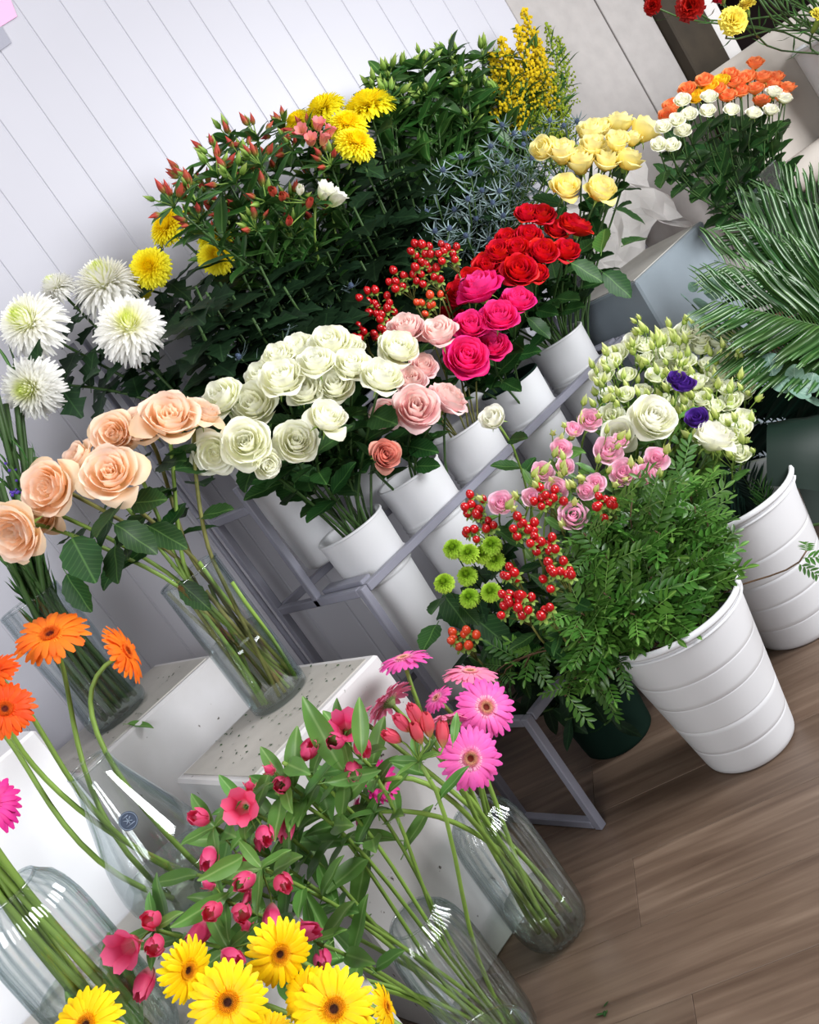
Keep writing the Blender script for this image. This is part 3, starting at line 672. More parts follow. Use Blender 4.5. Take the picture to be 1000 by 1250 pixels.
def bud_mesh(mat, kind='bud'):
    def make():
        mb = MB()
        if kind == 'bud':
            mb.lathe([(0, 0), (.12, .02), (.24, .2), (.33, .45), (.34, .65), (.26, .85), (.12, .97), (0, 1.0)], 12, rib=(6, .10))
        elif kind == 'slim':
            mb.lathe([(0, 0), (.10, .03), (.17, .16), (.20, .34), (.17, .56), (.11, .76), (.05, .92), (.012, 1.06), (0, 1.07)], 10, rib=(5, .12))
            for k in range(5):
                a = k * 1.2566; mb.grid([[(r * math.cos(a) - q * w * math.sin(a), r * math.sin(a) + q * w * math.cos(a), z) for q in (-1, 0, 1)] for r, w, z in ((.08, .06, .0), (.21, .05, .18), (.27, .035, .42), (.31, .004, .66))])
        elif kind == 'tulip':
            for k in range(6):
                inner = k >= 3; q = rose_ring(.23 if inner else .27, 1.0 if inner else .96, .02 if inner else .06, 0, .85, 1, k, 7, 7); a = k * 2.0944 + (1.05 if inner else 0)
                f = lambda z: 1 - 1.0 * max(0, z - .45) ** 1.3
                mb.add([((x * math.cos(a) - y * math.sin(a)) * f(z), (x * math.sin(a) + y * math.cos(a)) * f(z), z) for x, y, z in q.v], q.f)
        else:   # open funnel of six petals
            for k in range(6):
                a = k * 1.0472; w_ = .34 if k % 2 else .24; rows = []
                for j in range(6):
                    v = j / 5; r = .06 + .24 * v + .20 * v ** 3; z = 1.0 * v - .14 * v ** 4; w = w_ * math.sin(math.pi * (.12 + .80 * v)) ** .8
                    rows.append([(r * math.cos(a) - s * w * math.sin(a), r * math.sin(a) + s * w * math.cos(a), z + .06 * abs(s)) for s in (-1, -.4, .4, 1)])
                mb.grid(rows)
        return mb.mesh('flower_' + kind, M[mat])
    return cached(('budm', mat, kind), make)
def umbel(t, L, node, items, rad=.0016, mat='stem'):
    """short flower stalks from the top of a stem; items: (position, direction, size, mesh)"""
    mb = MB()
    for p, d, s, me in items:
        d = V(d).normalized(); mb.tube([q - L for q in bez(node, node.lerp(p, .4) + UP * .008, p - d * .02, p, 5)], rad, 5)
        obj('bud' if 'open' not in me.name else 'bloom', me, t, orient(p - L, d, s, RND.uniform(0, 6)))
    obj('flower_stalks', mb.mesh('flower_stalks', M[mat]), t)
def lily(tip, n, root, items, label, group, nleaf=9, lsize=.085, lmat='aleaf', lkind='lance', whorl=5, bend=.35, rise=None, stem='stem', srad=.0034, lt=(.35, .96)):
    n = V(n).normalized(); t = thing('alstroemeria', label, 'lily', root, group); L = V(root)
    c = make_stem(t, L, V(root), tip, n, srad, stem, bend, rise)
    umbel(t, L, tip, items)
    leaves(t, L, c, lt[0], lt[1], nleaf, lsize, lkind, lmat, .75, .2)
    o = n.orthogonal()
    for k in range(whorl):
        d = Quaternion(n, k * 6.2832 / max(1, whorl) + RND.uniform(-.3, .3)) @ o
        put_leaf(t, L, tip, d + n * RND.uniform(.4, 1.1), lsize * .75, lkind, lmat)
    return t, c

# ================================================================== FLOWERS
def jit(p, s=.03): return V((p[0] + RND.uniform(-s, s), p[1] + RND.uniform(-s, s), p[2]))
def pot(i, z=.53, s=.035): return jit((*POTS[i], z), s)
def pot3(i, z=.92, s=.035): return jit((*P3[i], z), s)
FRONT = V((-.35, -.75, .55))
def rose_rows(rows, Zs, n0, style, mat, root_fn, what, bunch, group, cen, **kw):
    """rows: {row name: [(px, py, r px [, facing])]}; each row runs left to right"""
    for (rname, row), Z in zip(rows.items(), Zs):
        row = sorted(row, key=lambda q: q[0])
        for i, q in enumerate(row):
            z = Z + RND.uniform(-.02, .02); p = at(q[0], q[1], z); r = q[2] * z / FOC * kw.get('big', 1.14)
            n = V(n0) + (p - at(cen[0], cen[1], Z)) * 1.6 + rv(.12)
            if len(q) > 3: n = V(q[3])
            lab = '%s, %s in the %s of %s' % (what, nth(i, len(row)), rname, bunch)
            rose(p, n, r, kw.get('st', {}).get((q[0], q[1]), style), mat, root_fn(), lab, group, **{k: v for k, v in kw.items() if k not in ('st', 'big')})

# --- peach roses in the cylinder vase
vroot = V((.838, 1.888, .65))
PE = [(22, 648, 37, (-.9, -.5, .1), 'at the far left end of the bunch, head drooping'), (62, 596, 35, (-.75, -.6, .45), 'above the drooping head at the left end'),
      (97, 562, 25, (-.4, -.2, .8), 'tucked behind the front middle bloom'), (135, 580, 36, (-.25, -.85, .5), 'front middle bloom with pale curled petals'),
      (139, 530, 27, (-.5, -.75, .3), 'upper middle bloom, seen from the side'), (176, 522, 29, (-.2, -.6, .7), 'with crumpled petals, beside the largest bloom'),
      (206, 512, 36, (.0, -.7, .45), 'largest bloom in the top right of the bunch'), (243, 506, 27, (.5, -.6, .5), 'last at the right, against the cream roses'),
      (52, 628, 24, (-.7, -.5, .2), 'half hidden under the left end bloom')]
for k, (x, y, r, n, w) in enumerate(PE):
    Z = [1.86, 1.90, 1.97, 1.88, 1.98, 2.0, 1.97, 2.02, 1.93][k]
    p = at(x, y, Z); ang_ = k * 2.4; root = vroot + V((.046 * math.cos(ang_), .046 * math.sin(ang_), 0))
    L = root; t = thing('rose', 'peach rose ' + w, 'rose', root, 'peach roses in the cylinder vase'); n = V(n).normalized(); rr = r * Z / FOC * 1.06; base = p - n * rr * .45
    lip = V((.838, 1.888, .945)) + V(((p.x - .838) * .14, (p.y - 1.888) * .14, 0)) + V((RND.uniform(-.03, .03), RND.uniform(-.03, .03), 0))
    tip = base - n * rr * .2
    c = [root.lerp(lip, i / 6) for i in range(6)] + bez(lip, lip + (lip - root).normalized() * .06, tip - (n + UP * .5).normalized() * .07, tip, 8)
    mb = MB(); mb.tube([q - L for q in c], .0042, 7)
    for q in range(3): 
        pq, tq = along(c, .15 + .25 * q + RND.uniform(0, .1)); mb.tube([pq - L, pq - L + (tq.orthogonal() + tq * .5).normalized() * .008], [.002, .0003], 4)
    obj('stem', mb.mesh('stem', M['stemb' if k % 2 else 'stem']), t)
    rose_head(t, L, base, n, rr, 'loose', 'peach')
    r2 = vroot + V((.05 * math.cos(ang_ + 1.2), .05 * math.sin(ang_ + 1.2), 0)); l2 = lip + V((RND.uniform(-.03, .02), RND.uniform(-.03, .03), RND.uniform(-.06, .05)))
    mb = MB(); mb.tube([r2.lerp(l2, i / 5) - L + V((.004 * math.sin(i), 0, 0)) for i in range(6)], .0042, 7); obj('side_shoot', mb.mesh('side_shoot', M['stem' if k % 2 else 'stemb']), t)
    leaves(t, L, c, .60, .92, 3, .085, 'rose', 'rleaf', .9, -.25)
for x, y, Z, d, s, w in ((130, 632, 1.84, (-.9, -.3, -.05), .10, ''), (165, 655, 1.84, (.2, -.4, -.8), .085, ''), (100, 680, 1.86, (-.3, -.5, -.6), .10, ''), (140, 685, 1.88, (-.5, -.3, -.4), .07, ''), (95, 725, 1.9, (-.2, -.2, -.8), .085, ''), (205, 655, 1.95, (.1, -.5, -.6), .09, ''), (235, 725, 1.98, (.0, -.4, -.9), .07, '')):
    p = at(x, y, Z)
    put_leaf(t, L, p - V(d).normalized() * s * .5, d, s, 'rose', 'rleaf')

# --- cream roses, front step, first bucket
cr = {'back row': [(365, 427, 23), (403, 421, 27), (424, 425, 21), (486, 426, 25), (340, 436, 20), (319, 459, 21)],
      'middle row': [(272, 486, 26), (310, 494, 29, (-.5, -.7, .5)), (344, 463, 28), (386, 444, 24), (409, 471, 24), (430, 446, 24), (465, 461, 27, (.1, -.8, .6)), (372, 478, 22)],
      'front row': [(262, 552, 25, (-.5, -.6, .0)), (300, 541, 30, (-.45, -.85, .35)), (361, 540, 27, (-.3, -.9, .3)), (398, 512, 25, (.1, -.7, .35)), (325, 566, 18, (-.2, -.6, -.2))]}
rose_rows(cr, (2.26, 2.16, 2.05), (-.3, -.7, .7), 'open', 'cream', lambda: pot(0), 'full cream rose', 'the cream bunch', 'cream roses on the stand', (375, 490),
          st={(398, 512): 'cup', (361, 427): 'cup', (262, 552): 'loose'}, nleaf=6, lsize=.085, lt=(.5, .9))
# --- blush pink roses, second bucket
pk = {'back row': [(495, 402, 23), (537, 409, 24, (-.2, -.55, .8)), (516, 448, 18)], 'middle row': [(501, 466, 20), (472, 506, 19, (-.6, -.6, .2)), (545, 489, 26, (.4, -.7, .4))], 'front': [(508, 499, 29, (-.3, -.85, .4))]}
rose_rows(pk, (2.38, 2.30, 2.22), (-.25, -.75, .6), 'open', 'pink', lambda: pot(1), 'blush pink rose', 'the pale pink bunch', 'blush roses on the stand', (510, 470), st={(537, 409): 'cup'}, nleaf=5, lsize=.08, lt=(.5, .88))
rose(at(469, 556, 2.16), (-.2, -.8, .1), 23 * 2.16 / FOC, 'cup', 'salmon', pot(1), 'dusky salmon rose hanging low among the dark leaves above the first bucket', 'blush roses on the stand', 3, .07)
# --- hot pink roses
hp = {'top': [(586, 353, 28, (-.1, -.35, .9)), (632, 368, 21)], 'middle': [(575, 398, 21), (609, 387, 23), (602, 423, 20)], 'front': [(569, 437, 27, (-.3, -.9, .4))]}
rose_rows(hp, (2.52, 2.46, 2.38), (-.2, -.75, .65), 'open', 'hot', lambda: pot(3), 'vivid hot pink rose', 'the hot pink bunch', 'hot pink roses on the stand', (600, 395), nleaf=5, lsize=.08, lt=(.5, .88))
# --- red roses
rd = {'far row': [(645, 289, 17), (661, 264, 17), (680, 281, 15), (643, 262, 15), (697, 274, 16), (706, 279, 18, (.4, -.6, .6)), (619, 293, 16)],
      'second row': [(610, 308, 18), (631, 304, 16), (662, 309, 20), (690, 307, 18), (596, 327, 20)], 'front row': [(634, 331, 22, (-.3, -.8, .5)), (574, 343, 18), (560, 358, 17), (552, 383, 15), (655, 335, 15)]}
rose_rows(rd, (2.72, 2.64, 2.58), (-.25, -.75, .65), 'open', 'red', lambda: pot(4), 'deep red rose', 'the red bunch', 'red roses on the stand', (640, 310), nleaf=4, lsize=.08, lt=(.5, .88))
put_big = [(735, 290, 2.6, (.55, .1, .35), .10, 'rleafl'), (752, 345, 2.66, (.0, -.4, -.8), .085, 'rleaf'), (775, 292, 2.7, (.9, -.1, -.1), .09, 'rleaf'), (770, 262, 2.75, (.4, -.3, -.6), .08, 'rleaf'), (715, 330, 2.6, (.2, -.4, -.7), .08, 'rleaf'), (660, 400, 2.5, (-.1, -.5, -.7), .085, 'rleaf'), (770, 230, 2.75, (.9, -.3, -.3), .08, 'rleaf')]
# --- yellow roses
yl = {'top row': [(722, 166, 20), (735, 158, 14), (756, 155, 19, (.3, -.5, .8)), (784, 163, 21, (.6, -.6, .45))], 'middle row': [(665, 184, 18, (-.6, -.4, .6)), (686, 190, 20), (709, 201, 22), (724, 182, 18), (740, 197, 21), (752, 176, 17), (766, 197, 20, (.4, -.7, .6))], 'front row': [(690, 230, 19, (-.2, -.8, .4)), (733, 234, 21, (0, -.8, .45))]}
rose_rows(yl, (2.84, 2.76, 2.68), (-.15, -.7, .75), 'bud', 'yellow', lambda: pot(4), 'butter yellow rose', 'the yellow bunch', 'yellow roses on the stand', (725, 195), st={(690, 230): 'cup', (733, 234): 'cup', (766, 197): 'cup'}, nleaf=3, lsize=.08, lt=(.4, .85))
yt, yc = rose(at(772, 172, 2.8), (.1, -.6, .7), 14 * 2.8 / FOC, 'bud', 'yellow', pot(4), 'small yellow rose wedged between the two topmost yellow blooms', 'yellow roses on the stand', 4, .08)
for x, y, Z, d, s, m_ in put_big: put_leaf(yt, yt.location, at(x, y, Z) - V(d).normalized() * s * .5, d, s, 'rose', m_)

# --- white chrysanthemums at the left
WM = [(37, 395, 43, 2.36, (-.55, -.5, .65), 'with a lime heart at the left edge, upper of two'), (128, 348, 43, 2.48, (-.05, -.5, .9), 'with a lime heart, behind the one facing out'), (158, 400, 44, 2.36, (-.25, -.9, .45), 'facing straight out with every ray showing'),
      (38, 474, 40, 2.30, (-.75, -.6, .1), 'drooping at the left edge, lower of two'), (70, 352, 25, 2.47, (-.2, -.1, .9), 'partly hidden at the back against the wall')]
for x, y, r, Z, n, w in WM:
    mum(at(x, y, Z), n, r * Z / FOC * 1.05, 'cwhite', pot3(0), 'big white chrysanthemum ' + w, 'white chrysanthemums', 11, 1.0, .095, (.42, .97))
# --- yellow chrysanthemums
YM = [(205, 276, 29, 2.58, (-.45, -.25, .85), 'in the left pair, upper one tilted up', 1), (183, 326, 28, 2.50, (-.55, -.7, .35), 'in the left pair, lower one', 1), (262, 290, 24, 2.56, (-.1, -.5, .8), 'behind the lilies, upper of two touching', 1),
      (264, 314, 24, 2.50, (.0, -.8, .3), 'beside dark leaves, lower of two touching', 1), (172, 352, 15, 2.56, (-.6, -.4, .2), 'half hidden below the left pair', 1),
      (394, 133, 30, 2.72, (-.2, -.15, 1.), 'seen flat from the side in the top group', 3), (449, 129, 36, 2.70, (.1, -.25, 1.), 'largest and flattest in the top group', 3), (424, 152, 27, 2.66, (-.1, -.6, .6), 'in the top group, behind the lowest one', 3), (434, 175, 28, 2.60, (.1, -.8, .5), 'lowest in the top group, facing out', 3), (362, 148, 20, 2.74, (-.4, -.2, .9), 'peeping from behind the lilies at the top', 3)]
for x, y, r, Z, n, w, pi in YM:
    mum(at(x, y, Z), n, r * Z / FOC, 'cyel', pot3(1 if pi == 1 else 3), 'yellow chrysanthemum ' + w, 'yellow chrysanthemums', 12, .62, .095, (.25, .97))

# --- brick red and green lilies (back step)
def bunch_lilies(poly, n, b0, b1, roots, mats, what, group, nbuds, bsz, spread, extra=None, lean=(-.15, -.25, .9), **kw):
    pts = sorted(scatter(poly, n))
    for i, (x, y) in enumerate(pts):
        b = RND.uniform(b0, b1); p = atb(x, y, b); nn = (V(lean) + rv(.35)).normalized(); items = []
        for k in range(nbuds + RND.randrange(2)):
            d = (nn + rv(.8)).normalized(); s = bsz * RND.uniform(.8, 1.25); mt = RND.choice(mats)
            items.append((p + d * spread * RND.uniform(.7, 1.2), d, s, bud_mesh(mt, 'slim')))
        lily(p, nn, roots(), items, '%s, %s' % (what, nth(i, len(pts))), group, **kw)
bunch_lilies([(205, 250), (240, 205), (300, 158), (345, 158), (398, 170), (420, 240), (400, 285), (330, 300), (270, 315), (235, 280)], 34, 1.96, 2.2, lambda: pot3(2, s=.05), ['ared', 'ared', 'agreen', 'agreen'],
             'budding brick red lily stem in the round bunch under the wall', 'brick red lilies on the back step', 6, .030, .04, nleaf=12, lsize=.10, lmat='midleaf', lkind='broad', lt=(.45, .97), rise=(0, -.15, 1), stem='stemd', whorl=7)
p = atb(385, 172, 2.02); lily(p, (0, -.4, .9), pot3(2), [(atb(x, y, 2.0), V((dx, -.7, .5)), .036, bud_mesh('apink', 'open')) for x, y, dx in ((372, 165, -.6), (388, 160, 0), (398, 168, .5), (380, 178, -.2), (392, 178, .4))], 'open salmon pink lily at the top of the brick red bunch', 'brick red lilies on the back step', lmat='adleaf')
p = atb(385, 250, 1.92); lily(p, (.2, -.6, .6), pot3(2), [(atb(x, y, 1.90), V((dx, -.8, .3)), s, bud_mesh(m_, k_)) for x, y, dx, s, m_, k_ in ((402, 252, .6, .05, 'awhite', 'open'), (392, 243, .1, .045, 'awhite', 'open'), (366, 238, -.3, .04, 'awhite', 'tulip'), (335, 238, -.6, .042, 'ared', 'tulip'), (345, 245, -.4, .036, 'ared', 'tulip'), (375, 255, 0, .036, 'ared', 'tulip'), (352, 276, -.2, .034, 'ared', 'tulip'))], 'white lily opening beside brick red buds at the right of the bunch', 'brick red lilies on the back step', lmat='adleaf', lkind='broad')
bunch_lilies([(452, 108), (500, 85), (540, 70), (580, 66), (612, 80), (640, 125), (610, 165), (560, 165), (500, 160), (465, 150)], 30, 1.98, 2.1, lambda: pot3(3, s=.05), ['agreen'],
             'unopened green lily stem in the leafy bunch beside the goldenrod', 'green lilies on the back step', 5, .034, .036, nleaf=14, lsize=.115, lmat='midleaf', lkind='broad', lt=(.45, .98), lean=(.0, -.2, .95), stem='stemd', whorl=8)
# lower dark greenery of the back step: long chrysanthemum leaves on flowerless stems
DG = scatter([(215, 345), (420, 300), (440, 200), (520, 200), (610, 230), (560, 300), (440, 340), (330, 420), (240, 430)], 46) + scatter([(420, 210), (520, 205), (530, 300), (440, 335)], 12) + scatter([(205, 345), (320, 350), (430, 330), (400, 400), (260, 430)], 12)
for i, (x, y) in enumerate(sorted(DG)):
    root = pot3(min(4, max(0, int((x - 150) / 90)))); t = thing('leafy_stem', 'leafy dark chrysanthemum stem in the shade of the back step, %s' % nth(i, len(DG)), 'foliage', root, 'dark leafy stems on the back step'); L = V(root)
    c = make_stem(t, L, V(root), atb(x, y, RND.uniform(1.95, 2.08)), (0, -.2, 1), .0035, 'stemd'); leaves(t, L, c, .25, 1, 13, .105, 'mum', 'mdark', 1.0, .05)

# --- goldenrod
gp = [(600, 66), (612, 48), (622, 62), (640, 12), (632, 34), (652, 40), (645, 76), (618, 84), (668, 30), (682, 46), (662, 72), (676, 92), (652, 108), (688, 130), (672, 140), (640, 104)]
for i, (x, y) in enumerate(sorted(gp)):
    b = RND.uniform(1.93, 2.03); p = atb(x, y, b); root = pot3(4); gold = x < 656 and y < 95
    t = thing('goldenrod', ('yellow flowering goldenrod plume, %s of the tall sprays' if gold else 'green goldenrod spray still in bud, %s of the tall sprays') % nth(i, len(gp)), 'goldenrod', root, 'goldenrod sprays'); L = V(root)
    c = make_stem(t, L, V(root), p, (.1, -.1, 1), .003, 'stem', .4); mb = MB(); ms = MB()
    for k in range(60):
        q, tg = along(c, 1 - .26 * (k / 60)); d = (Quaternion(tg, k * 2.4) @ tg.orthogonal() + tg * .7).normalized(); ln = .010 + .046 * (k / 60) * RND.uniform(.7, 1.2)
        e = q + d * ln - L; ms.tube([q - L, e], .0008, 3)
        for j in range(4):
            w = q - L + d * ln * (.4 + .2 * j) + rv(.004); s = .0062 if gold else .0042
            mb.add([w + V((s, 0, 0)), w + V((-s, 0, 0)), w + V((0, s, 0)), w + V((0, -s, 0)), w + V((0, 0, s)), w + V((0, 0, -s))], [(0, 2, 4), (2, 1, 4), (1, 3, 4), (3, 0, 4), (2, 0, 5), (1, 2, 5), (3, 1, 5), (0, 3, 5)])
    tag(obj('plume', mb.mesh('plume', M['gold' if gold else 'goldg'], False), t), kind='stuff'); obj('side_shoots', ms.mesh('side_shoots', M['stem']), t)
    leaves(t, L, c, .4, .95, 24, .065, 'lance', 'midleaf', .8, .4)

# --- thistles
th = [(614, 155), (626, 166), (641, 166), (671, 150), (690, 156), (620, 200), (632, 207), (532, 237), (584, 268), (614, 266), (597, 294), (548, 282), (556, 258), (563, 195), (396, 387), (345, 403), (321, 432), (294, 438), (430, 352), (575, 215), (600, 180), (705, 150), (610, 235), (640, 180), (590, 235), (540, 210), (520, 262), (572, 246), (602, 250), (632, 228), (650, 195), (545, 300), (570, 290), (530, 285), (660, 170)]
th = sorted(th)
def thistle_mesh():
    mb = MB()
    for k in range(60):
        a = k * 2.39996; f = (k + .5) / 60; thh = f * 2.0; r = .5 * math.sin(thh); z = .55 + .6 * math.cos(thh)
        d = V((math.sin(thh) * math.cos(a), math.sin(thh) * math.sin(a), math.cos(thh))); p = V((r * math.cos(a), r * math.sin(a), z)); mb.tube([p * .8 + V((0, 0, .1)), p + d * .16], [.10, .015], 4, cap=False)
    mb.lathe([(0, 0), (.3, .1), (.45, .4), (.42, .8), (.2, 1.1), (0, 1.15)], 10)
    return mb.mesh('thistle_cone', M['thcone'])
for i, (x, y) in enumerate(th):
    b = 1.90 if y < 310 else 1.98; b += RND.uniform(-.03, .05); p = atb(x, y, b); s = .0125; n = (V((-.15, -.45, .75)) + rv(.4)).normalized()
    root = pot3(4 if x > 500 else 1, s=.04); t = thing('thistle', 'steel blue sea thistle with spiny bracts, %s of the thistles' % nth(i, len(th)), 'thistle', root, 'steel blue thistles'); L = V(root)
    c = make_stem(t, L, V(root), p, n, .0024, 'stemd', .4)
    obj('cone', cached('thc', thistle_mesh), t, orient(p - L, n, s))
    o = n.orthogonal()
    for k in range(9):
        d = Quaternion(n, k * .698 + RND.uniform(-.2, .2)) @ o
        put_leaf(t, L, p, d + n * .25, .042, 'needle', 'thleaf', zh=n, name='bract')
    leaves(t, L, c, .55, .97, 16, .06, 'needle', 'thleaf', 1.0, .3)

# --- red berries on the front step (third bucket) and in front
def berries(tip, n, root, pts, label, group, mat='berry', size=.0085, nleaf=5, lsize=.06):
    t = thing('hypericum', label, 'berries', root, group); L = V(root); n = V(n).normalized()
    c = make_stem(t, L, V(root), tip, n, .0026, 'stemb', .35); mb = MB()
    def bm():
        q = MB(); q.lathe([(0, 0), (.45, .08), (.85, .45), (.98, .95), (.85, 1.5), (.5, 1.95), (.1, 2.15), (0, 2.2)], 10); return q.mesh('berry', M[mat])
    def cm():
        q = MB()
        for k in range(5):
            a = k * 1.2566; q.grid([[(r * math.cos(a) - s * w * math.sin(a), r * math.sin(a) + s * w * math.cos(a), z) for s in (-1, 0, 1)] for r, w, z in ((.1, .2, -.05), (.8, .45, .0), (1.25, .3, -.15), (1.5, .03, -.35))])
        return q.mesh('berry_sepals', M['sepal'])
    for p in pts:
        d = (p - tip + n * .03 + rv(.008)).normalized(); s = size * RND.uniform(.88, 1.12); mb.tube([q - L for q in bez(tip - n * .02, tip.lerp(p, .4), p - d * .012, p, 5)], .0011, 4)
        k = obj('berry', cached(('berry', mat), bm), t, orient(p - L, d, s)); obj('sepals', cached('bsep', cm), k, Matrix.Identity(4))
    obj('fruit_stalks', mb.mesh('fruit_stalks', M['stemb']), t)
    leaves(t, L, c, .55, .96, nleaf, lsize, 'oval', 'rleaf', .9, .1)
def berry_cluster(cx, cy, R, n, Z, root, label, group, **kw):
    pts = [at(cx + R * math.sqrt((k + .5) / n) * math.cos(k * 2.4), cy + R * .8 * math.sqrt((k + .5) / n) * math.sin(k * 2.4), Z + .02 * math.sin(k * 3.1)) for k in range(n)]
    pts = [p + rv(.008) for p in pts]
    berries(at(cx, cy, Z + .02) - UP * .035, (-.1, -.2, 1), root, pts, label, group, **kw)
BC = [(458, 370, 17, 9, 'leftmost, above the cream roses'), (470, 388, 14, 7, 'just above the blush roses'), (492, 345, 20, 9, 'in the middle of the back clump'), (524, 335, 17, 9, 'lowest on the right of the back clump'), (520, 312, 16, 8, 'near the top of the back clump'), (548, 312, 15, 8, 'highest, against the thistles'), (440, 412, 10, 4, 'by itself beside the cream roses'), (524, 372, 14, 7, 'with orange tips beside the hot pink roses'), (466, 410, 9, 5, 'tucked behind the cream roses')]
for i, (x, y, R, n, w) in enumerate(BC): berry_cluster(x, y, R, n, 2.50, pot(2), 'cluster of red hypericum berries ' + w, 'red berries on the stand', size=.0098, mat='berryo' if i == 7 else 'berry')
def gpot(i, s=.05): return jit((*G1[i], .17), s)
FB = [(580, 622, 17, 8, 2.1, 'in the upper left of the front clump'), (588, 645, 18, 10, 2.08, 'above the lime buttons'), (668, 612, 17, 9, 2.06, 'under the pink lisianthus'), (742, 620, 16, 8, 2.04, 'at the right edge of the pink lisianthus'), (638, 645, 17, 9, 2.04, 'in the middle, behind dark leaves'), (664, 670, 17, 9, 1.98, 'against the fine green foliage, upper'), (682, 703, 18, 11, 1.96, 'against the fine green foliage, lower'), (628, 706, 10, 5, 1.98, 'right of the lime buttons'), (632, 738, 21, 15, 1.95, 'largest, below the lime buttons'), (566, 782, 16, 8, 2.05, 'lowest, above the pale pink gerbera'), (668, 748, 8, 3, 1.95, 'smallest, at the leaf tip below')]
for i, (x, y, R, n, Z, w) in enumerate(FB): berry_cluster(x, y, R, n, Z, gpot(0), 'cluster of red hypericum berries ' + w, 'red berries in the front clump', size=.0092, nleaf=6, lsize=.07, mat='berryo' if i == 9 else 'berry')
# --- lime button chrysanthemums
LB = sorted([(553, 669), (572, 675), (600, 665), (604, 684), (570, 702), (542, 711), (599, 722), (573, 729), (590, 676)])
for i, (x, y) in enumerate(LB): mum(at(x, y, 2.05 + .01 * (i % 3)), (-.3, -.55, .8), 14 * 2.05 / FOC, 'green_mum', gpot(0), 'lime green button chrysanthemum, %s of the lime buttons' % nth(i, len(LB)), 'lime button chrysanthemums', 4, .85, .06, (.5, .9), srad=.002)
lfs = thing('leafy_stem', 'dark broad leaved stem around the lime buttons', 'foliage', (1.42, 1.76, .17), 'dark leaves in the front clump'); L = lfs.location
cc = make_stem(lfs, L, V((1.42, 1.76, .17)), at(590, 740, 2.12), (-.3, -.2, .9), .003)
for x, y, Z, d, s in ((532, 738, 2.06, (-.8, -.3, .15), .07), (622, 655, 2.1, (.3, -.3, -.7), .075), (686, 768, 2.03, (.7, -.5, -.2), .06), (525, 775, 2.06, (-.7, -.2, .0), .07), (575, 752, 2.07, (-.1, -.4, -.6), .06), (600, 770, 2.1, (.1, -.4, -.8), .09), (640, 790, 2.1, (.3, -.4, -.7), .09), (555, 745, 2.1, (-.3, -.4, -.5), .09), (660, 800, 2.1, (.5, -.4, -.5), .08), (610, 800, 2.1, (.0, -.4, -.8), .08)):
    put_leaf(lfs, L, at(x, y, Z) - V(d).normalized() * s * .5, d, s, 'rose', 'rleaf')

LG = sorted(scatter([(560, 790), (640, 775), (760, 840), (745, 890), (640, 880), (590, 850)], 16))  # extra dark stems added to deepen the shade under the stand
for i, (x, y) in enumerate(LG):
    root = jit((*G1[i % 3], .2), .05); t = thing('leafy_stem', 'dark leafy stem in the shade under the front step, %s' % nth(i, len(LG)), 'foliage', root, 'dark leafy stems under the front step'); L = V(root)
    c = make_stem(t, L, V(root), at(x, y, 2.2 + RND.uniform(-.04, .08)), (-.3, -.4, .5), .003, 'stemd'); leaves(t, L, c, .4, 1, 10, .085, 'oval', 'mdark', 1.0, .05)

# --- lisianthus: white, pink, purple
def lis(x, y, Z, root, mat, label, group, r=14, nb=3, bloom=True, n=None, nleaf=5):
    p = at(x, y, Z); n = V(n or (V((-.2, -.5, .8)) + rv(.3))).normalized(); t = thing('lisianthus', label, 'lisianthus', root, group); L = V(root)
    c = make_stem(t, L, V(root), p - n * .02, n, .0024, 'stem', .35)
    if bloom:
        rr = r * Z / FOC * 1.2; b = obj('bloom', rose_core('spray', mat), t, orient(p - n * rr * .5 - L, n, rr, RND.uniform(0, 6)))
        for k, ring in enumerate(RINGS['spray']):
            for i in range(ring[0]): obj('petal', rose_petal('spray', k, i % 3, mat), b, Matrix.Rotation(k + 6.2832 * i / ring[0], 4, 'Z'))
    items = []
    for k in range(nb):
        d = (n + rv(.55) + UP * .4).normalized(); q = p + rv(.030) + d * .012; items.append((q, d, .030 * RND.uniform(.8, 1.2), bud_mesh('lbud', 'slim')))
    umbel(t, L, p - n * .05, items, .0012)
    leaves(t, L, c, .5, .95, nleaf, .05, 'oval', 'aleaf', .8, .2)
wl = sorted(scatter([(732, 432), (770, 405), (805, 398), (850, 405), (930, 412), (930, 450), (905, 480), (915, 545), (890, 570), (860, 545), (800, 490), (745, 515), (722, 480)], 64))
for i, (x, y) in enumerate(wl):
    lis(x, y, 2.28 + (560 - y) * .0012 + RND.uniform(-.02, .02), gpot(1, .06), 'lwhite', 'greenish white lisianthus stem, %s in the pale lisianthus clump' % nth(i, len(wl)), 'pale lisianthus in the front row', r=13 + RND.uniform(-3, 3), nb=3, bloom=i % 5 != 0)
for x, y, r, w in ((835, 470, 14, 'upper right'), (826, 462, 11, 'upper left, half hidden'), (851, 511, 14, 'lower')): lis(x, y, 2.24, gpot(1), 'lpurple', 'deep purple lisianthus in the pale clump, ' + w, 'purple lisianthus', r=r, nb=1)
pl = sorted([(720, 513, 14), (742, 551, 18), (761, 577, 17), (801, 561, 15), (788, 580, 14), (685, 548, 13), (700, 630, 18), (612, 614, 15), (662, 577, 14), (679, 597, 14), (650, 608, 13), (727, 590, 12), (700, 525, 11), (715, 600, 11), (757, 538, 10), (690, 570, 11)])
for i, (x, y, r) in enumerate(pl): lis(x, y, 2.12 - (y - 560) * .001, gpot(0 if x < 690 else 1), 'lpink', 'pink lisianthus bloom, %s in the pink clump' % nth(i, len(pl)), 'pink lisianthus', r=r, nb=3, n=(-.25 + RND.uniform(-.2, .2), -.8, .45))
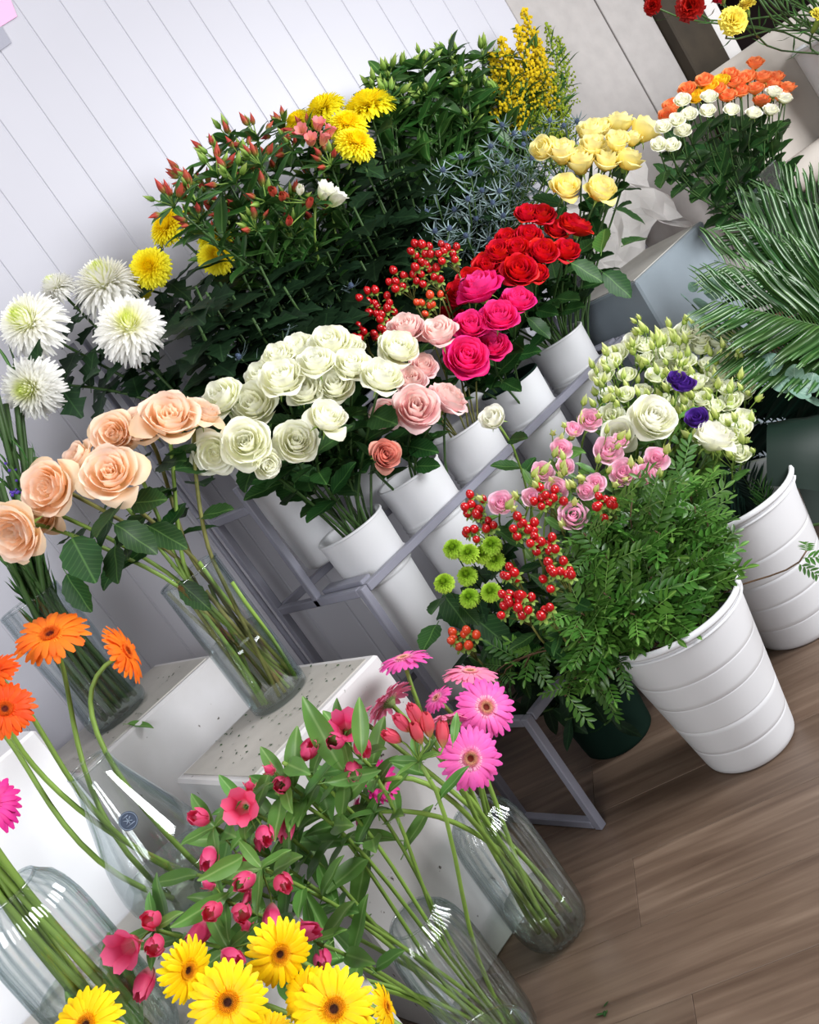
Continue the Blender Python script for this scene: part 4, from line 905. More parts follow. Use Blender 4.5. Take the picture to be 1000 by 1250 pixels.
# white roses among them
rose(at(797, 510, 2.20), (-.25, -.85, .45), 32 * 2.2 / FOC, 'open', 'creamw', gpot(1), 'large open white rose facing out of the lisianthus clump', 'white roses in the front row', 3, .07)
rose(at(870, 537, 2.22), (.25, -.55, .55), 29 * 2.22 / FOC, 'cup', 'creamw', gpot(1), 'white rose seen from the side below the purple lisianthus', 'white roses in the front row', 3, .07)
rose(at(755, 532, 2.25), (-.5, -.5, .4), 22 * 2.25 / FOC, 'loose', 'creamw', gpot(1), 'floppy white rose left of the large open one', 'white roses in the front row', 2, .07)
rose(at(858, 402, 2.46), (0, -.5, .9), 20 * 2.46 / FOC, 'open', 'creamw', gpot(2), 'pale rose half hidden behind the lisianthus buds', 'white roses in the front row', 2, .07)
rose(at(604, 513, 2.16), (-.5, -.4, .65), 21 * 2.16 / FOC, 'bud', 'creamw', gpot(0), 'single white rosebud leaning out before the white buckets', 'white roses in the front row', 4, .06, srad=.003, lt=(.6, .93), stem='stem')

# --- fine green foliage (pistache) in the white bucket
def pin_mesh(var):
    def make():
        r_ = random.Random(var); mb = MB(); mb.tube([(0, 0, 0), (0, .5, .01), (0, 1, -.06)], .010, 4)
        for k in range(11):
            y = .12 + .88 * k / 10; side = (-1 if k % 2 else 1) if k < 10 else 0; a = side * r_.uniform(.75, 1.0); ln = .37 * (1 - .35 * abs(y - .5)) ; w = .062; d = V((math.sin(a), math.cos(a), r_.uniform(-.1, .25))); x_ = V((d.y, -d.x, 0)).normalized(); b = V((0, y, -.06 * y * y)); rows = []
            for j in range(5):
                v = j / 4; ww = w * math.sin(math.pi * (.06 + .9 * v)) ** .8; c_ = b + d * ln * v + V((0, 0, -.05 * v * v)); rows.append([c_ - x_ * ww + V((0, 0, .25 * ww)), c_, c_ + x_ * ww + V((0, 0, .25 * ww))])
            mb.grid(rows)
        return mb.mesh('feathered_leaf', M['pleaf'])
    return cached(('pin', var), make)
def sprig(root, tip, label, n=10, ln=.075, group='fine green sprigs', rise=None, t0=.35, nn=None):
    t = thing('pistache_sprig', label, 'foliage', root, group); L = V(root); nn = nn or (V((-.1, -.3, .8)) + rv(.5))
    c = make_stem(t, L, V(root), tip, nn.normalized(), .0018, 'twig', .3, rise); a0 = RND.uniform(0, 6)
    for i in range(n):
        tt = t0 + (1 - t0) * (i + .6) / n; p, tg = along(c, min(tt, .999)); o = Quaternion(tg, a0 + i * 2.4) @ tg.orthogonal().normalized(); s = ln * RND.uniform(.75, 1.2)
        obj('leaf', pin_mesh(i % 4), t, frame_y(p - L, tg * .5 + o, UP + TOCAM * .8 + rv(.4), s))
BB = V((1.392, 1.372, .22))
pp = scatter([(712, 640), (740, 612), (785, 592), (830, 578), (858, 600), (870, 645), (866, 690), (845, 714), (795, 752), (745, 776), (700, 785), (690, 750), (712, 710), (700, 670)], 74)
cxp = at(780, 690, 2.05)
for i, (x, y) in enumerate(sorted(pp)):
    Z = 1.98 + .10 * RND.random() + (700 - y) * .0007
    sprig(jit(BB, .045), at(x, y, Z), 'feathery green sprig in the overflowing bucket, %s of the sprigs' % (nth(i, len(pp)) if i < 40 else nth(len(pp) - 1 - i, len(pp), 'right')), 9, .075, t0=.52)
for i, (x, y, w) in enumerate(((610, 835, 'reaching furthest left'), (640, 815, 'above the one reaching furthest left'), (690, 850, 'dangling lowest'), (715, 835, 'beside the lowest one'), (735, 845, 'nearest the bucket rim'), (585, 850, 'in the dark behind the gerberas'))):
    sprig(jit(BB + V((-.06, 0, .08)), .03), at(x, y, 2.03), 'trailing feathery sprig over the left of the bucket, ' + w, 8, .062, rise=(-.6, -.2, .7), t0=.45, nn=V((-.7, -.2, -.35)))
sprig(V((1.46, 1.34, .28)), at(985, 672, 1.97), 'thin bare twig with a tuft of leaflets before the second bucket', 3, .05, rise=(.3, -.1, .6), t0=.82, nn=V((.8, -.2, .5)))

# --- bucket of dark fern, broad leaves, palm and eucalyptus
def frond(root, mid, tip, label, n=26, ln=.20, mat='palm', kind='strip', ang_=.75, group='palm fronds', droop=-.15, t0=.35, cat='palm'):
    t = thing('palm_frond', label, cat, root, group); L = V(root); c = bez(root, mid + (mid - tip) * .35, mid, tip, 16); mb = MB(); mb.tube([p - L for p in c], [.0045 * (1.1 - i / 16) for i in range(16)], 6); obj('midrib', mb.mesh('midrib', M['stemd']), t)
    nrm_ = (UP + TOCAM * 1.1).normalized()
    for i in range(n):
        tt = t0 + (1 - t0) * i / n; p, tg = along(c, tt); x_ = tg.cross(nrm_).normalized(); l_ = ln * (math.sin(math.pi * (.18 + .74 * i / n)) ** .6)
        for s in (-1, 1):
            d = tg * math.cos(ang_) + x_ * s * math.sin(ang_) + nrm_ * .25 + UP * droop + rv(.07)
            put_leaf(t, L, p, d, l_, kind, mat, zh=nrm_ + x_ * s * .5, name='leaflet')
PR = (2.52, 1.24, .25)
frond(jit(PR), at(1020, 402, 2.44), at(868, 366, 2.42), 'large glossy palm frond lying on its side, leaflets fanned both ways', 44, .21, t0=.30)
frond(jit(PR), at(1010, 360, 2.54), at(872, 318, 2.56), 'shaded palm frond spreading toward the grey plinth', 40, .20, t0=.30)
frond(jit(PR), at(1020, 330, 2.60), at(905, 268, 2.64), 'palm frond reaching up behind the glossy one', 38, .19, t0=.32)
frond(jit(PR), at(1030, 320, 2.62), at(950, 232, 2.70), 'upright palm frond below the spray roses', 34, .18, ang_=.5, t0=.35)
frond(jit(PR), at(1050, 320, 2.62), at(985, 235, 2.70), 'upright palm frond at the right edge of the picture', 32, .17, ang_=.5, t0=.35)
frond(jit(PR), at(1020, 440, 2.42), at(880, 425, 2.40), 'low dark palm frond above the eucalyptus', 40, .18, t0=.32)
B2 = (1.80, 1.425, .26)
for k_, (x0, y0, x1, y1, w_) in enumerate(((1010, 470, 880, 470, 'topmost'), (1020, 510, 895, 520, 'middle'), (1015, 560, 905, 556, 'lowest'))):  # dark fronds added to put shade into the gap behind the leaf
    frond(jit(PR), at(x0, y0, 2.55), at(x1, y1, 2.54), 'added dark frond filling the shade behind the folded broad leaf, %s of three' % w_, 34, .15, 'asp', 'lance', .8, 'added shade fronds', -.1, .2, 'fern')
frond(jit(B2), at(950, 650, 2.3), at(925, 585, 2.27), 'small dark fern tip rising inside the second white bucket', 18, .07, 'palm', 'needle', .6, 'ferns', .1, .3, 'fern')
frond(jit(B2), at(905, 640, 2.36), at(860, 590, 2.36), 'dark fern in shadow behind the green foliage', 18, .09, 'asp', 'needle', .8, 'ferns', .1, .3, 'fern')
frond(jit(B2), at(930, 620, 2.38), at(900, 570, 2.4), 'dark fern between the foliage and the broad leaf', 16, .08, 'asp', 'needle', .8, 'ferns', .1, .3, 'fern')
def broad(pts_px, width, label, root):
    t = thing('aspidistra_leaf', label, 'leaf', root, 'broad dark leaves'); L = V(root); P = [at(*q) for q in pts_px]; c = []
    for i in range(len(P) - 1):
        for k in range(5): 
            p0, p1, p2, p3 = P[max(i - 1, 0)], P[i], P[i + 1], P[min(i + 2, len(P) - 1)]; u = k / 5
            c.append(.5 * ((2 * p1) + (p2 - p0) * u + (2 * p0 - 5 * p1 + 4 * p2 - p3) * u * u + (-p0 + 3 * p1 - 3 * p2 + p3) * u ** 3))
    c.append(P[-1]); rows = []; ax = (IMX * .98 + IMY * .12).normalized(); N_ = len(c)
    for i, p in enumerate(c):
        w = width * math.sin(math.pi * (.26 + .5 * i / N_)) ** .6; tg = (c[min(i + 1, N_ - 1)] - c[max(i - 1, 0)]).normalized(); x_ = (ax - tg * ax.dot(tg)).normalized(); n_ = tg.cross(x_)
        rows.append([p + x_ * w * s + n_ * .02 * (1 - s * s) - L for s in (-1, -.5, 0, .5, 1)])
    mb = MB(); mb.grid(rows); obj('blade', mb.mesh('broad_blade', M['asp']), t); mb = MB(); mb.tube([V((0, 0, 0)), c[0] - L], .004, 6); obj('stalk', mb.mesh('stalk', M['stemd']), t)
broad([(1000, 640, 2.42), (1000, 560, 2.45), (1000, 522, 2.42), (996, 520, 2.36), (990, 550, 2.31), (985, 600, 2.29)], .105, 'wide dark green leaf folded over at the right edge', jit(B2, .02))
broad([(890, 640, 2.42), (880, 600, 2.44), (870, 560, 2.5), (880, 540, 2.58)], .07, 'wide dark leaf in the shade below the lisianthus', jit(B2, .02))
def euc(root, tipx, leaves_, label):
    t = thing('eucalyptus_stem', label, 'eucalyptus', root, 'eucalyptus stems'); L = V(root); tip = at(*tipx); c = make_stem(t, L, V(root), tip, (-.3, -.3, .8), .0022, 'stemd', .3)
    for x, y, Z, d, s in leaves_: put_leaf(t, L, at(x, y, Z) - V(d).normalized() * s * .5, d, s, 'round', 'euc', zh=TOCAM + UP * .7 + rv(.5))
euc(jit(PR), (935, 440, 2.4), [(940, 443, 2.38, (-.6, -.2, -.5), .055), (970, 455, 2.36, (.1, -.3, .6), .055), (955, 470, 2.36, (-.4, -.3, -.4), .05), (975, 478, 2.34, (.3, -.4, -.5), .05), (990, 468, 2.36, (.6, -.2, .4), .05), (995, 490, 2.36, (.5, -.3, -.6), .05), (925, 430, 2.40, (-.6, -.1, .5), .045)], 'eucalyptus stem with round grey leaves beside the lisianthus')
euc(jit(PR), (845, 372, 2.5), [(838, 365, 2.5, (-.5, -.2, .6), .045), (857, 372, 2.48, (.2, -.3, -.6), .05), (850, 390, 2.46, (.0, -.3, -.6), .05), (846, 350, 2.52, (-.2, 0, .8), .03), (872, 352, 2.5, (.3, -.2, .6), .055), (862, 395, 2.44, (.4, -.3, -.5), .05)], 'eucalyptus stem with round leaves before the grey plinth')

# --- spray roses in the square glass vase, carnations and packaging in the corner
sv = thing('square_vase', 'tall square glass vase holding the orange and white spray roses', 'vase', (2.97, 1.66, .36), 'glass vases')
mb = MB(); s_ = .062; h_ = .47
for q in (1.0, .93): mb.add([(-s_ * q, -s_ * q, 0), (s_ * q, -s_ * q, 0), (s_ * q, s_ * q, 0), (-s_ * q, s_ * q, 0), (-s_ * q, -s_ * q, h_), (s_ * q, -s_ * q, h_), (s_ * q, s_ * q, h_), (-s_ * q, s_ * q, h_)], [(3, 2, 1, 0), (0, 1, 5, 4), (1, 2, 6, 5), (2, 3, 7, 6), (3, 0, 4, 7)])
obj('glass', mb.mesh('square_glass', M['glass'], False), sv)
mb = MB(); 
for (x0, y0, x1, y1) in ((-1, -1, 1, -1), (1, -1, 1, 1), (1, 1, -1, 1), (-1, 1, -1, -1)): mb.tube([(x0 * s_ * .965, y0 * s_ * .965, h_), (x1 * s_ * .965, y1 * s_ * .965, h_)], .003, 6)
obj('rim', mb.mesh('square_rim', M['glass'], False), sv)
t = thing('wooden_table', 'low brown wooden table under the square vase in the corner', 'table', (3.25, 1.65, 0)); mb = MB(); mb.box((-.42, -.34, .325), (.55, .28, .355), bevel=.004); obj('tabletop', mb.mesh('tabletop', M['brown'], False), t)
for (x_, y_) in ((-.38, -.30), (.51, -.30), (-.38, .24), (.51, .24)): mb = MB(); mb.box((x_ - .02, y_ - .02, 0), (x_ + .02, y_ + .02, .325), bevel=.003); obj('leg', mb.mesh('table_leg', M['brown'], False), t)
sroot = lambda: jit((2.97, 1.66, .40), .04)
SW = sorted([(833, 123), (866, 119), (864, 136), (893, 135), (920, 139), (941, 135), (945, 113), (958, 121), (841, 140), (826, 147), (810, 155), (834, 160), (820, 178), (804, 177)])
for i, (x, y) in enumerate(SW): rose(atb(x, y, 1.57), (-.3 + (x - 880) * .004, -.7, .65), 11.5 * depth(atb(x, y, 1.57)) / FOC, 'spray', 'creamw', sroot(), 'small white spray rose, %s of the white ones' % nth(i, len(SW)), 'white spray roses', 5, .075, lt=(.45, .9), srad=.0025)
SO = sorted([(839, 110, 0), (820, 130, 0), (860, 99, 0), (865, 106, 1), (880, 100, 1), (850, 119, 1), (922, 78, 0), (913, 94, 0), (932, 95, 0), (896, 101, 0), (888, 118, 0), (904, 112, 0), (922, 109, 0), (947, 95, 0), (961, 108, 0), (930, 124, 0), (891, 92, 0), (942, 104, 0), (815, 141, 0), (953, 117, 0), (875, 110, 0), (905, 98, 0)])
for i, (x, y, a) in enumerate(SO): rose(atb(x, y, 1.63), (-.2 + (x - 890) * .004, -.55, .8), 13 * depth(atb(x, y, 1.63)) / FOC, 'spray', 'amber' if a else 'orange', sroot(), '%s spray rose, %s of the bright ones above the white' % ('amber yellow' if a else 'bright orange', nth(i, len(SO))), 'orange and amber spray roses', 4, .08, lt=(.4, .88), srad=.0025)

bucket('carnation_bucket', 'large white bucket of carnations cut off by the top right corner', (3.66, 1.50, .44), .15, .185, .60, None, lip=.006)
t = thing('crate', 'pale box standing under the carnation bucket', 'box', (3.66, 1.53, 0)); mb = MB(); mb.box((-.22, -.22, 0), (.25, .22, .44), bevel=.004); obj('body', mb.mesh('crate_body', M['kraft'], False), t)
croot = lambda: jit((3.66, 1.50, .84), .08)
def carnation_mesh(mat):
    def make():
        mb = MB(); r_ = random.Random(4)
        for k in range(34):
            f = (k + .5) / 34; a = k * 2.39996; th_ = .15 + f * 1.35; rows = []
            for j in range(5):
                v = j / 4; row = []
                for i in range(6):
                    s = -1 + 2 * i / 5; w = .08 + .30 * v; rr = .10 + .85 * v; t_ = th_ * (.6 + .4 * v); x_ = rr * math.sin(t_); z_ = rr * math.cos(t_) * .8 + (.09 * math.sin(s * 9 + k) if j == 4 else .03 * math.sin(s * 5 + k)) * v
                    row.append((x_ * math.cos(a) - s * w * math.sin(a), x_ * math.sin(a) + s * w * math.cos(a), z_))
                rows.append(row)
            mb.grid(rows)
        return mb.mesh('carnation_head', M[mat])
    return cached(('carn', mat), make)
def carnation(x, y, r, b, n, mat, label):
    p = atb(x, y, b); n = V(n).normalized(); root = croot(); t = thing('carnation', label, 'carnation', root, 'carnations in the corner bucket'); L = V(root); rr = r * depth(p) / FOC
    c = make_stem(t, L, V(root), p - n * rr * .9, n, .003, 'stemd', .35); obj('bloom', carnation_mesh(mat), t, orient(p - n * rr * .35 - L, n, rr)); mb = MB(); mb.lathe([(0, -1.1), (.16, -1.05), (.24, -.7), (.26, -.35), (.3, -.1), (.2, 0)], 12); obj('calyx', mb.mesh('carnation_calyx', M['sepal']), t, orient(p - n * rr * .35 - L, n, rr)); leaves(t, L, c, .3, .95, 6, .07, 'needle', 'adleaf', .6, .2)
carnation(896, 24, 19, 1.40, (-.6, -.75, .2), 'carny', 'lemon yellow carnation facing out of the corner bucket')
carnation(842, 6, 20, 1.45, (-.9, -.4, .4), 'carnr', 'red carnation seen from the side left of the yellow one')
carnation(796, 6, 13, 1.55, (-.9, -.2, .5), 'carnr', 'red carnation furthest left at the top edge')
carnation(911, 4, 12, 1.5, (-.2, -.4, .9), 'carny', 'small lemon carnation just above the facing one')
carnation(1004, 18, 16, 1.40, (.1, -.8, .5), 'carny', 'lemon carnation cut by the right edge of the picture')
carnation(880, -14, 18, 1.5, (-.5, -.5, .6), 'carnr', 'red carnation cut by the top edge')
for i in range(26):
    root = croot(); t = thing('carnation', 'slim dark green headless carnation in the corner bucket, %s' % nth(i, 26), 'carnation', root, 'headless carnations in the corner bucket'); L = V(root); x, y = 915 + i * 5 + RND.uniform(-6, 6), -25 + RND.uniform(-20, 30) 
    c = make_stem(t, L, V(root), atb(x, y, 1.5 + RND.uniform(-.08, .08)), (-.3, -.2, .9), .0032, 'stemd', .3); leaves(t, L, c, .3, .95, 4, .08, 'needle', 'adleaf', .5, .2)
# big sheet of grey kraft paper hanging before the box, its foot rolled up
kt = thing('paper_sheet', 'large sheet of grey wrapping paper with its lower edge rolled up', 'paper', (3.32, 1.86, .36)); KL = V(kt.location)
ex = V((.90, -.44, 0)).normalized(); ey = V((-ex.y, ex.x, 0)); rows = []
for j in range(28):
    row = []
    for i in range(9):
        u = i / 8
        if j < 16: z = 1.14 - .44 * j / 15; yy = 0
        else:
            a = (j - 15) / 12 * 5.4; z = .70 - .058 * math.sin(a); yy = -.058 * (1 - math.cos(a))
        q = V((3.32, 1.86, 0)) + ex * (u * .72) + ey * (yy + .008 * math.sin(3 * u + j * .2)) + UP * z
        row.append(q - KL)
    rows.append(row)
mb = MB(); mb.grid(rows); o = obj('sheet', mb.mesh('paper_sheet', M['kraft']), kt); sm = o.modifiers.new('thickness', 'SOLIDIFY'); sm.thickness = .0015
tp = thing('tissue_paper', 'crumpled white tissue paper behind the grey plinth', 'paper', (2.72, 2.0, .5)); TL = V(tp.location); rows = []
for j in range(12):
    rows.append([V((2.66 + .40 * i / 11 + .03 * math.sin(j * 1.3), 2.11 - .08 * i / 11 - .05 * (j / 11) + .010 * math.sin(i * 1.9 + j) + .012 * math.cos(i * .8 - j * .7), .80 + .30 * (1 - j / 11) - .05 * math.sin(i * .7))) - TL for i in range(12)])
mb = MB(); mb.grid(rows); o = obj('sheet', mb.mesh('tissue_sheet', M['tissue'], False), tp); sm = o.modifiers.new('thickness', 'SOLIDIFY'); sm.thickness = .001
# pale open cabinet beyond the dark post
ct = thing('open_cabinet', 'pale open cabinet with a dark inside beyond the wooden post', 'cabinet', (at(905, 50, 3.9).x, at(905, 50, 3.9).y, 0)); ct.rotation_euler = (0, 0, -.62)
for nm, lo, hi in (('side_panel', (-.24, -.18, 0), (-.20, .2, 1.32)), ('side_panel', (.46, -.18, 0), (.50, .2, 1.32)), ('top_panel', (-.24, -.18, 1.32), (.50, .2, 1.36)), ('face_strip', (-.26, -.20, 0), (-.12, -.18, 1.36)), ('shelf', (-.2, -.16, .78), (.46, .19, .80))):
    mb = MB(); mb.box(lo, hi, bevel=.003); obj(nm, mb.mesh(nm, M['tissue'], False), ct)
mb = MB(); mb.box((-.2, .17, .02), (.46, .19, 1.32)); obj('back_panel', mb.mesh('back_panel', M['black'], False), ct)  # near-black colour on the back panel makes the inside dark

# --- dark stems and violets in the back left vase
for i in range(26):
    x = -32 + 3 * i; y = RND.uniform(440, 640); root = jit((.70, 2.36, .745), .045); t = thing('statice', 'dark green statice crowding the back left vase, %s' % nth(i, 26), 'statice', root, 'statice stems in the back vase'); L = V(root)
    c = bez(root, root + V((-.02, -.02, .2)), V((.70, 2.34, 1.03)) + rv(.03), atb(x, y, 2.24 + RND.uniform(-.05, .05)), 12); mb = MB(); mb.tube([p - L for p in c], .0062, 6)
    obj('stem', mb.mesh('stem', M['stemd']), t); leaves(t, L, c, .5, 1, 9, .07, 'needle', 'adleaf', .4, .2)
    if i % 3 == 0:
        q = c[-1]; mb = MB()
        for k in range(14): 
            w = q + rv(.016) - L; s = .004; mb.add([w + V((s, 0, 0)), w + V((-s, 0, 0)), w + V((0, s, 0)), w + V((0, -s, 0)), w + V((0, 0, s)), w + V((0, 0, -s))], [(0, 2, 4), (2, 1, 4), (1, 3, 4), (3, 0, 4), (2, 0, 5), (1, 2, 5), (3, 1, 5), (0, 3, 5)])
        tag(obj('florets', mb.mesh('florets', M['violet'], False), t), kind='stuff')

# ------------------------------------------------------------------ gerberas
def gb(x, y, r, Z, n, mat, disc, root, label, group, **kw): return gerbera(at(x, y, Z), n, r * Z / FOC, mat, disc, V(root), label, group, **kw)
TD = lambda: jit((.445, 1.835, .52), .05)
gb(62, 776, 46, 1.86, fi(-.10, .72, .62), 'gor', 'dor', TD(), 'orange gerbera above the teardrop vase, seen at a slant', 'orange gerberas', rise=(-.2, -.05, 1))
gb(152, 797, 40, 1.84, fi(.86, .48, .06), 'gor', 'dor', TD(), 'orange gerbera turned sideways, showing its green underside', 'orange gerberas', rise=(-.15, -.05, 1))
gb(6, 866, 37, 1.66, (.0, -.85, .35), 'gdor', 'dor', TD(), 'deep orange gerbera at the left edge, facing out', 'orange gerberas', rise=(-.5, -.15, 1))
gb(-6, 822, 32, 1.70, (-.2, -.35, .8), 'gdor', 'dor', TD(), 'deep orange gerbera cut by the left edge, above the facing one', 'orange gerberas', rise=(-.5, -.1, 1))
gb(-50, 860, 34, 1.72, (-.5, -.4, .7), 'gdor', 'dor', TD(), 'deep orange gerbera mostly outside the left edge', 'orange gerberas', rise=(-.6, -.1, 1))
LV = lambda: jit((.185, 1.54, .525), .04)
gb(-14, 982, 42, 1.36, (.35, -.85, .3), 'gmag', 'dpink', LV(), 'magenta gerbera at the left edge above the ribbed vase', 'magenta gerberas')
for i in range(11):
    root = LV(); t = thing('cut_flower', 'thick pale green flower stalk in the left ribbed vase, %s' % nth(i, 11), 'flower', root, 'stems in the left ribbed vase'); L = V(root); e = at(-100 + 7 * i, 960 + RND.uniform(-30, 50), 1.40 + RND.uniform(-.05, .05)); neck = V((.185 + RND.uniform(-.03, .02), 1.54 + RND.uniform(-.03, .03), .83))
    c = bez(root, root.lerp(neck, .5), neck, e, 12); mb = MB(); mb.tube([p - L for p in c], .0052, 8); obj('stem', mb.mesh('stem', M['stem']), t)
    if i < 5: put_leaf(t, L, root + UP * .02, (RND.uniform(-.3, .3), -.3, 1), .13, 'broad', 'aleaf', zh=TOCAM)
PV = lambda: jit((.858, 1.550, .03), .032)
GP = [(493, 806, 34, 1.92, fi(-.25, .92, .12), 'gpink', 'topmost, seen edge on'), (474, 856, 35, 1.86, fi(-.62, .52, -.35), 'gpale', 'turned away, showing its grey green back'), (440, 878, 22, 1.88, fi(-.7, .5, -.1), 'gpale', 'half hidden at the left of the bunch'), (541, 880, 33, 1.80, fi(-.2, .8, -.3), 'gpale', 'pale one behind the coral buds'), (574, 823, 36, 1.90, fi(.0, .97, .12), 'gpale', 'pale one tilted up behind the facing pair'),
      (593, 864, 39, 1.80, (-.1, -.86, .38), 'gpink', 'upper of the facing pair'), (574, 926, 40, 1.72, (-.28, -.85, .28), 'gpink', 'lower of the facing pair, with a black eye'), (534, 853, 22, 1.86, (-.2, .0, .9), 'gpink', 'small one at the centre of the bunch'), (464, 954, 28, 1.72, fi(-.5, -.3, -.5), 'gmag', 'deep pink one drooping behind the lily leaves'), (438, 995, 22, 1.74, fi(-.85, -.2, -.1), 'gmag', 'deep pink one hanging lowest')]
for x, y, r, Z, n, m_, w in GP: gb(x, y, r, Z, n, m_, 'dpink', PV(), 'pink gerbera ' + w, 'pink gerberas', rise=(-.05, -.05, 1))
yv = vase('cylinder_vase', 'tall glass vase of yellow gerberas just below the picture', (.42, 1.10, 0), [(.060, 0), (.068, .006)] + [(.07, .02 + .34 * i / 8) for i in range(9)], None, .2)
YV = lambda: jit((.42, 1.10, .03), .04)
GY = [(278, 1223, 50, 1.25, (-.28, -.85, .35), 'at the centre, facing out with a dark eye'), (228, 1184, 40, 1.30, fi(.72, .10, .60), 'at the upper left, turned to the right'), (341, 1164, 43, 1.32, fi(.42, .10, .85), 'highest, above the two facing ones'), (408, 1232, 52, 1.24, (-.2, -.70, .55), 'at the lower right, cut by the bottom edge'), (374, 1215, 36, 1.30, (-.4, -.3, .8), 'behind the lower right one'), (470, 1230, 30, 1.30, fi(.85, .35, .2), 'edge on at the far right'), (106, 1252, 48, 1.22, (-.2, -.55, .75), 'at the bottom left before the ribbed vase'), (330, 1262, 30, 1.26, (0, -.6, .6), 'peeping up at the bottom edge')]
for x, y, r, Z, n, w in GY: gb(x, y, r, Z, n, 'gyel', 'dyel', YV(), 'yellow gerbera ' + w, 'yellow gerberas')

# ------------------------------------------------------------------ raspberry lilies in the foot vase
AV = lambda: jit((.615, 1.500, .03), .032)
AL = [((348, 955), 1.60, [(347, 957, 'bud'), (374, 922, 'bud'), (351, 1000, 'bud'), (330, 940, 'slim')]), ((300, 985), 1.58, [(299, 985, 'open'), (322, 1013, 'bud'), (316, 1028, 'slim'), (305, 960, 'slim')]), ((262, 1010), 1.56, [(250, 1000, 'bud'), (258, 1040, 'open'), (292, 1049, 'bud')]),
      ((320, 1060), 1.50, [(306, 1071, 'bud'), (343, 1073, 'bud'), (332, 1110, 'bud'), (305, 1092, 'slim')]), ((275, 1100), 1.48, [(264, 1109, 'bud'), (294, 1111, 'bud'), (256, 1125, 'open'), (256, 1080, 'slim')]), ((190, 1135), 1.46, [(189, 1124, 'bud'), (164, 1152, 'open'), (192, 1150, 'bud'), (182, 1188, 'bud')]),
      ((280, 1160), 1.44, [(276, 1165, 'open'), (300, 1130, 'slim'), (362, 1140, 'bud')]), ((385, 1150), 1.50, [(394, 1165, 'bud'), (371, 1131, 'slim')]), ((420, 905), 1.62, [(423, 893, 'open'), (430, 934, 'bud'), (412, 905, 'bud'), (440, 905, 'open')])]
AW = ['beside the plinth corner, high in the clump', 'between the high stem and the vase with orange gerberas', 'touching the teardrop vase', 'at the middle of the clump', 'above the yellow gerberas', 'hanging out furthest to the left', 'just behind the yellow gerberas', 'with one nodding bud at the right', 'opening before the pink gerberas']
for (node, Z, buds), w in zip(AL, AW):
    tip = at(*node, Z); items = []
    for x, y, k in buds:
        p = at(x, y, Z - .02 + RND.uniform(-.02, .02)); d = (p - tip + V((-.03, -.05, .03))).normalized(); 
        if k == 'open' and (x, y) not in ((299, 985), (164, 1152), (423, 893)): k = 'bud'; d = (d + rv(.5)).normalized()
        items.append((p - d * .012, d, (.056 if k == 'bud' else .058 if k == 'open' else .036), bud_mesh('abud', 'tulip' if k == 'bud' else k)))
    lily(tip, (-.35, -.3, .7), AV(), items, 'raspberry pink lily stem ' + w, 'raspberry lilies', 9, .085, 'aleaf', 'broad', 4, .35, (-.25, -.1, 1), 'stem', .0036, (.66, .98))
tip = at(512, 930, 1.58)
lily(tip, (-.05, -.05, 1), AV(), [(at(x, y, 1.57), V((dx, -.2, .9)), .042, bud_mesh('acoral', 'tulip')) for x, y, dx, k in ((490, 905, -.5, 'bud'), (500, 893, -.2, 'bud'), (513, 885, 0, 'bud'), (525, 900, .3, 'bud'), (541, 913, .6, 'bud'), (515, 908, .1, 'slim'))], 'coral lily umbel on a straight upright stem before the pink gerberas', 'raspberry lilies', 2, .062, 'aleaf', 'broad', 6, .25, None, 'stem', .004, (.8, .95))
for i in range(5):
    root = AV(); t = thing('leafy_stem', 'leafy budless lily stem over the foot vase, %s counted from the plinth outward' % ORD[i], 'foliage', root, 'leafy stems of the raspberry lilies'); L = V(root)
    c = make_stem(t, L, V(root), at(RND.uniform(240, 430), RND.uniform(930, 1130), RND.uniform(1.5, 1.68)), (-.4, -.2, .6), .0036, 'stem', .35, (-.25, -.1, 1), 12); leaves(t, L, c, .62, 1, 9, .10, 'broad', 'aleaf', .8, .15)
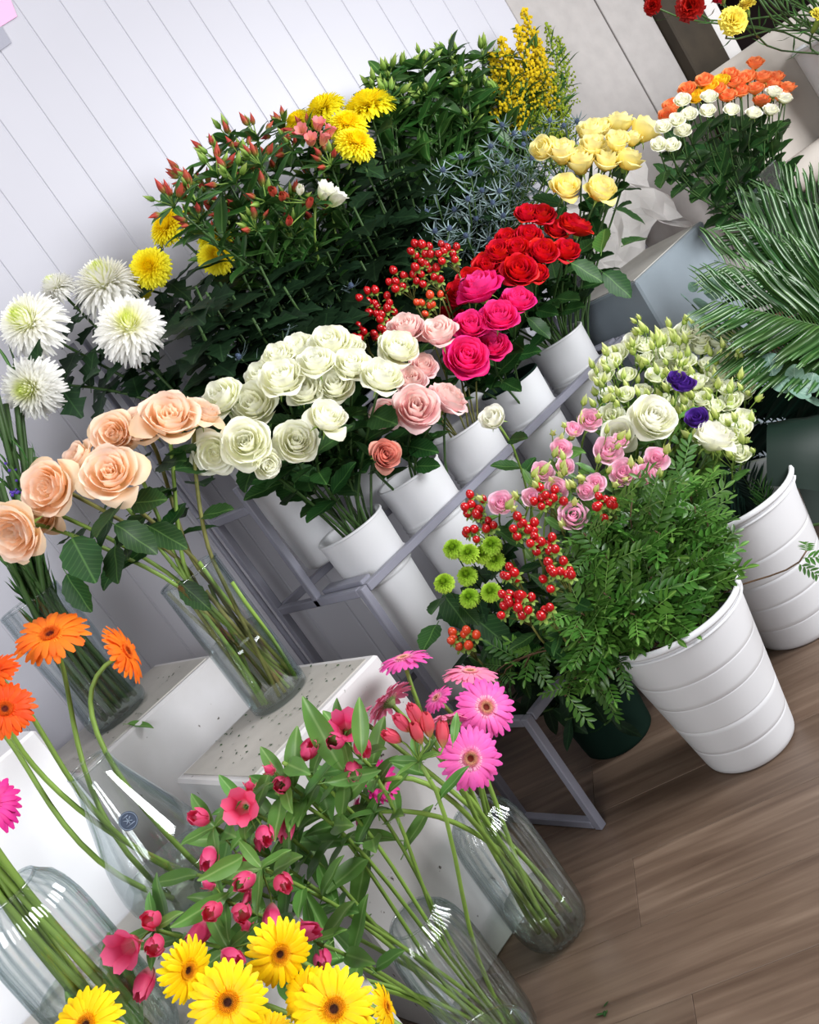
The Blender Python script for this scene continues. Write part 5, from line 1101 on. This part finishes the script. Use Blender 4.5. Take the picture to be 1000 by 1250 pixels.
for x, y, Z, d, s in ((397, 905, 1.56, (-.0, -.2, 1), .12), (440, 890, 1.56, (.3, -.2, .6), .08), (556, 886, 1.60, (.7, -.1, .6), .055), (430, 950, 1.56, (.5, -.5, -.3), .08), (250, 1110, 1.44, (-.9, -.2, .3), .09), (275, 1060, 1.47, (-.7, -.4, .3), .09)):
    put_leaf(t, L, at(x, y, Z) - V(d).normalized() * s * .5, d, s, 'broad', 'aleaf', zh=TOCAM)

# ------------------------------------------------------------------ bits of leaf on the plinths and the floor
def litter(lo, hi, n, name, label):
    mb = MB(); c = V(((lo[0] + hi[0]) / 2, (lo[1] + hi[1]) / 2, lo[2]))
    for _ in range(n):
        p = V((RND.uniform(lo[0], hi[0]), RND.uniform(lo[1], hi[1]), .0012)) - V((c.x, c.y, 0)); a = RND.uniform(0, 6.28); l_ = RND.uniform(.002, .010); w = RND.uniform(.001, .003); u = V((math.cos(a), math.sin(a), .2)); v_ = V((-math.sin(a), math.cos(a), 0))
        mb.add([p - v_ * w, p + u * l_ * .5 - v_ * w * 1.3, p + u * l_, p + u * l_ * .5 + v_ * w * 1.3], [(0, 1, 2, 3)])
    o = obj(name, mb.mesh(name, M['rleaf'], False)); o.location = c; tag(o, label, 'debris', kind='stuff')
litter((.62, 1.69, .6325), (.93, 1.98, 0), 90, 'leaf_litter', 'scattered bits of leaf on the peach rose plinth')
litter((.52, 2.21, .7225), (.90, 2.40, 0), 60, 'leaf_litter', 'scattered bits of leaf on the wall plinth')
litter((.20, 1.47, .5025), (.46, 1.98, 0), 50, 'leaf_litter', 'scattered bits of leaf on the low plinth')
fl = thing('fallen_leaf', 'long green leaf fallen over the edge of the wall plinth', 'leaf', (.66, 2.205, .727)); put_leaf(fl, fl.location, (.66, 2.23, .728), (.35, -.9, -.25), .075, 'broad', 'aleaf', zh=UP)
put_at = atz(738, 1243, 0); fs = thing('fallen_sprig', 'tiny green sprig lying on the wooden floor', 'leaf', put_at); 
for k in range(4): put_leaf(fs, fs.location, put_at + V((.006 * k, .004 * k, .002)), (math.cos(k * 2), math.sin(k * 2), .2), .014, 'oval', 'rleaf', zh=UP)
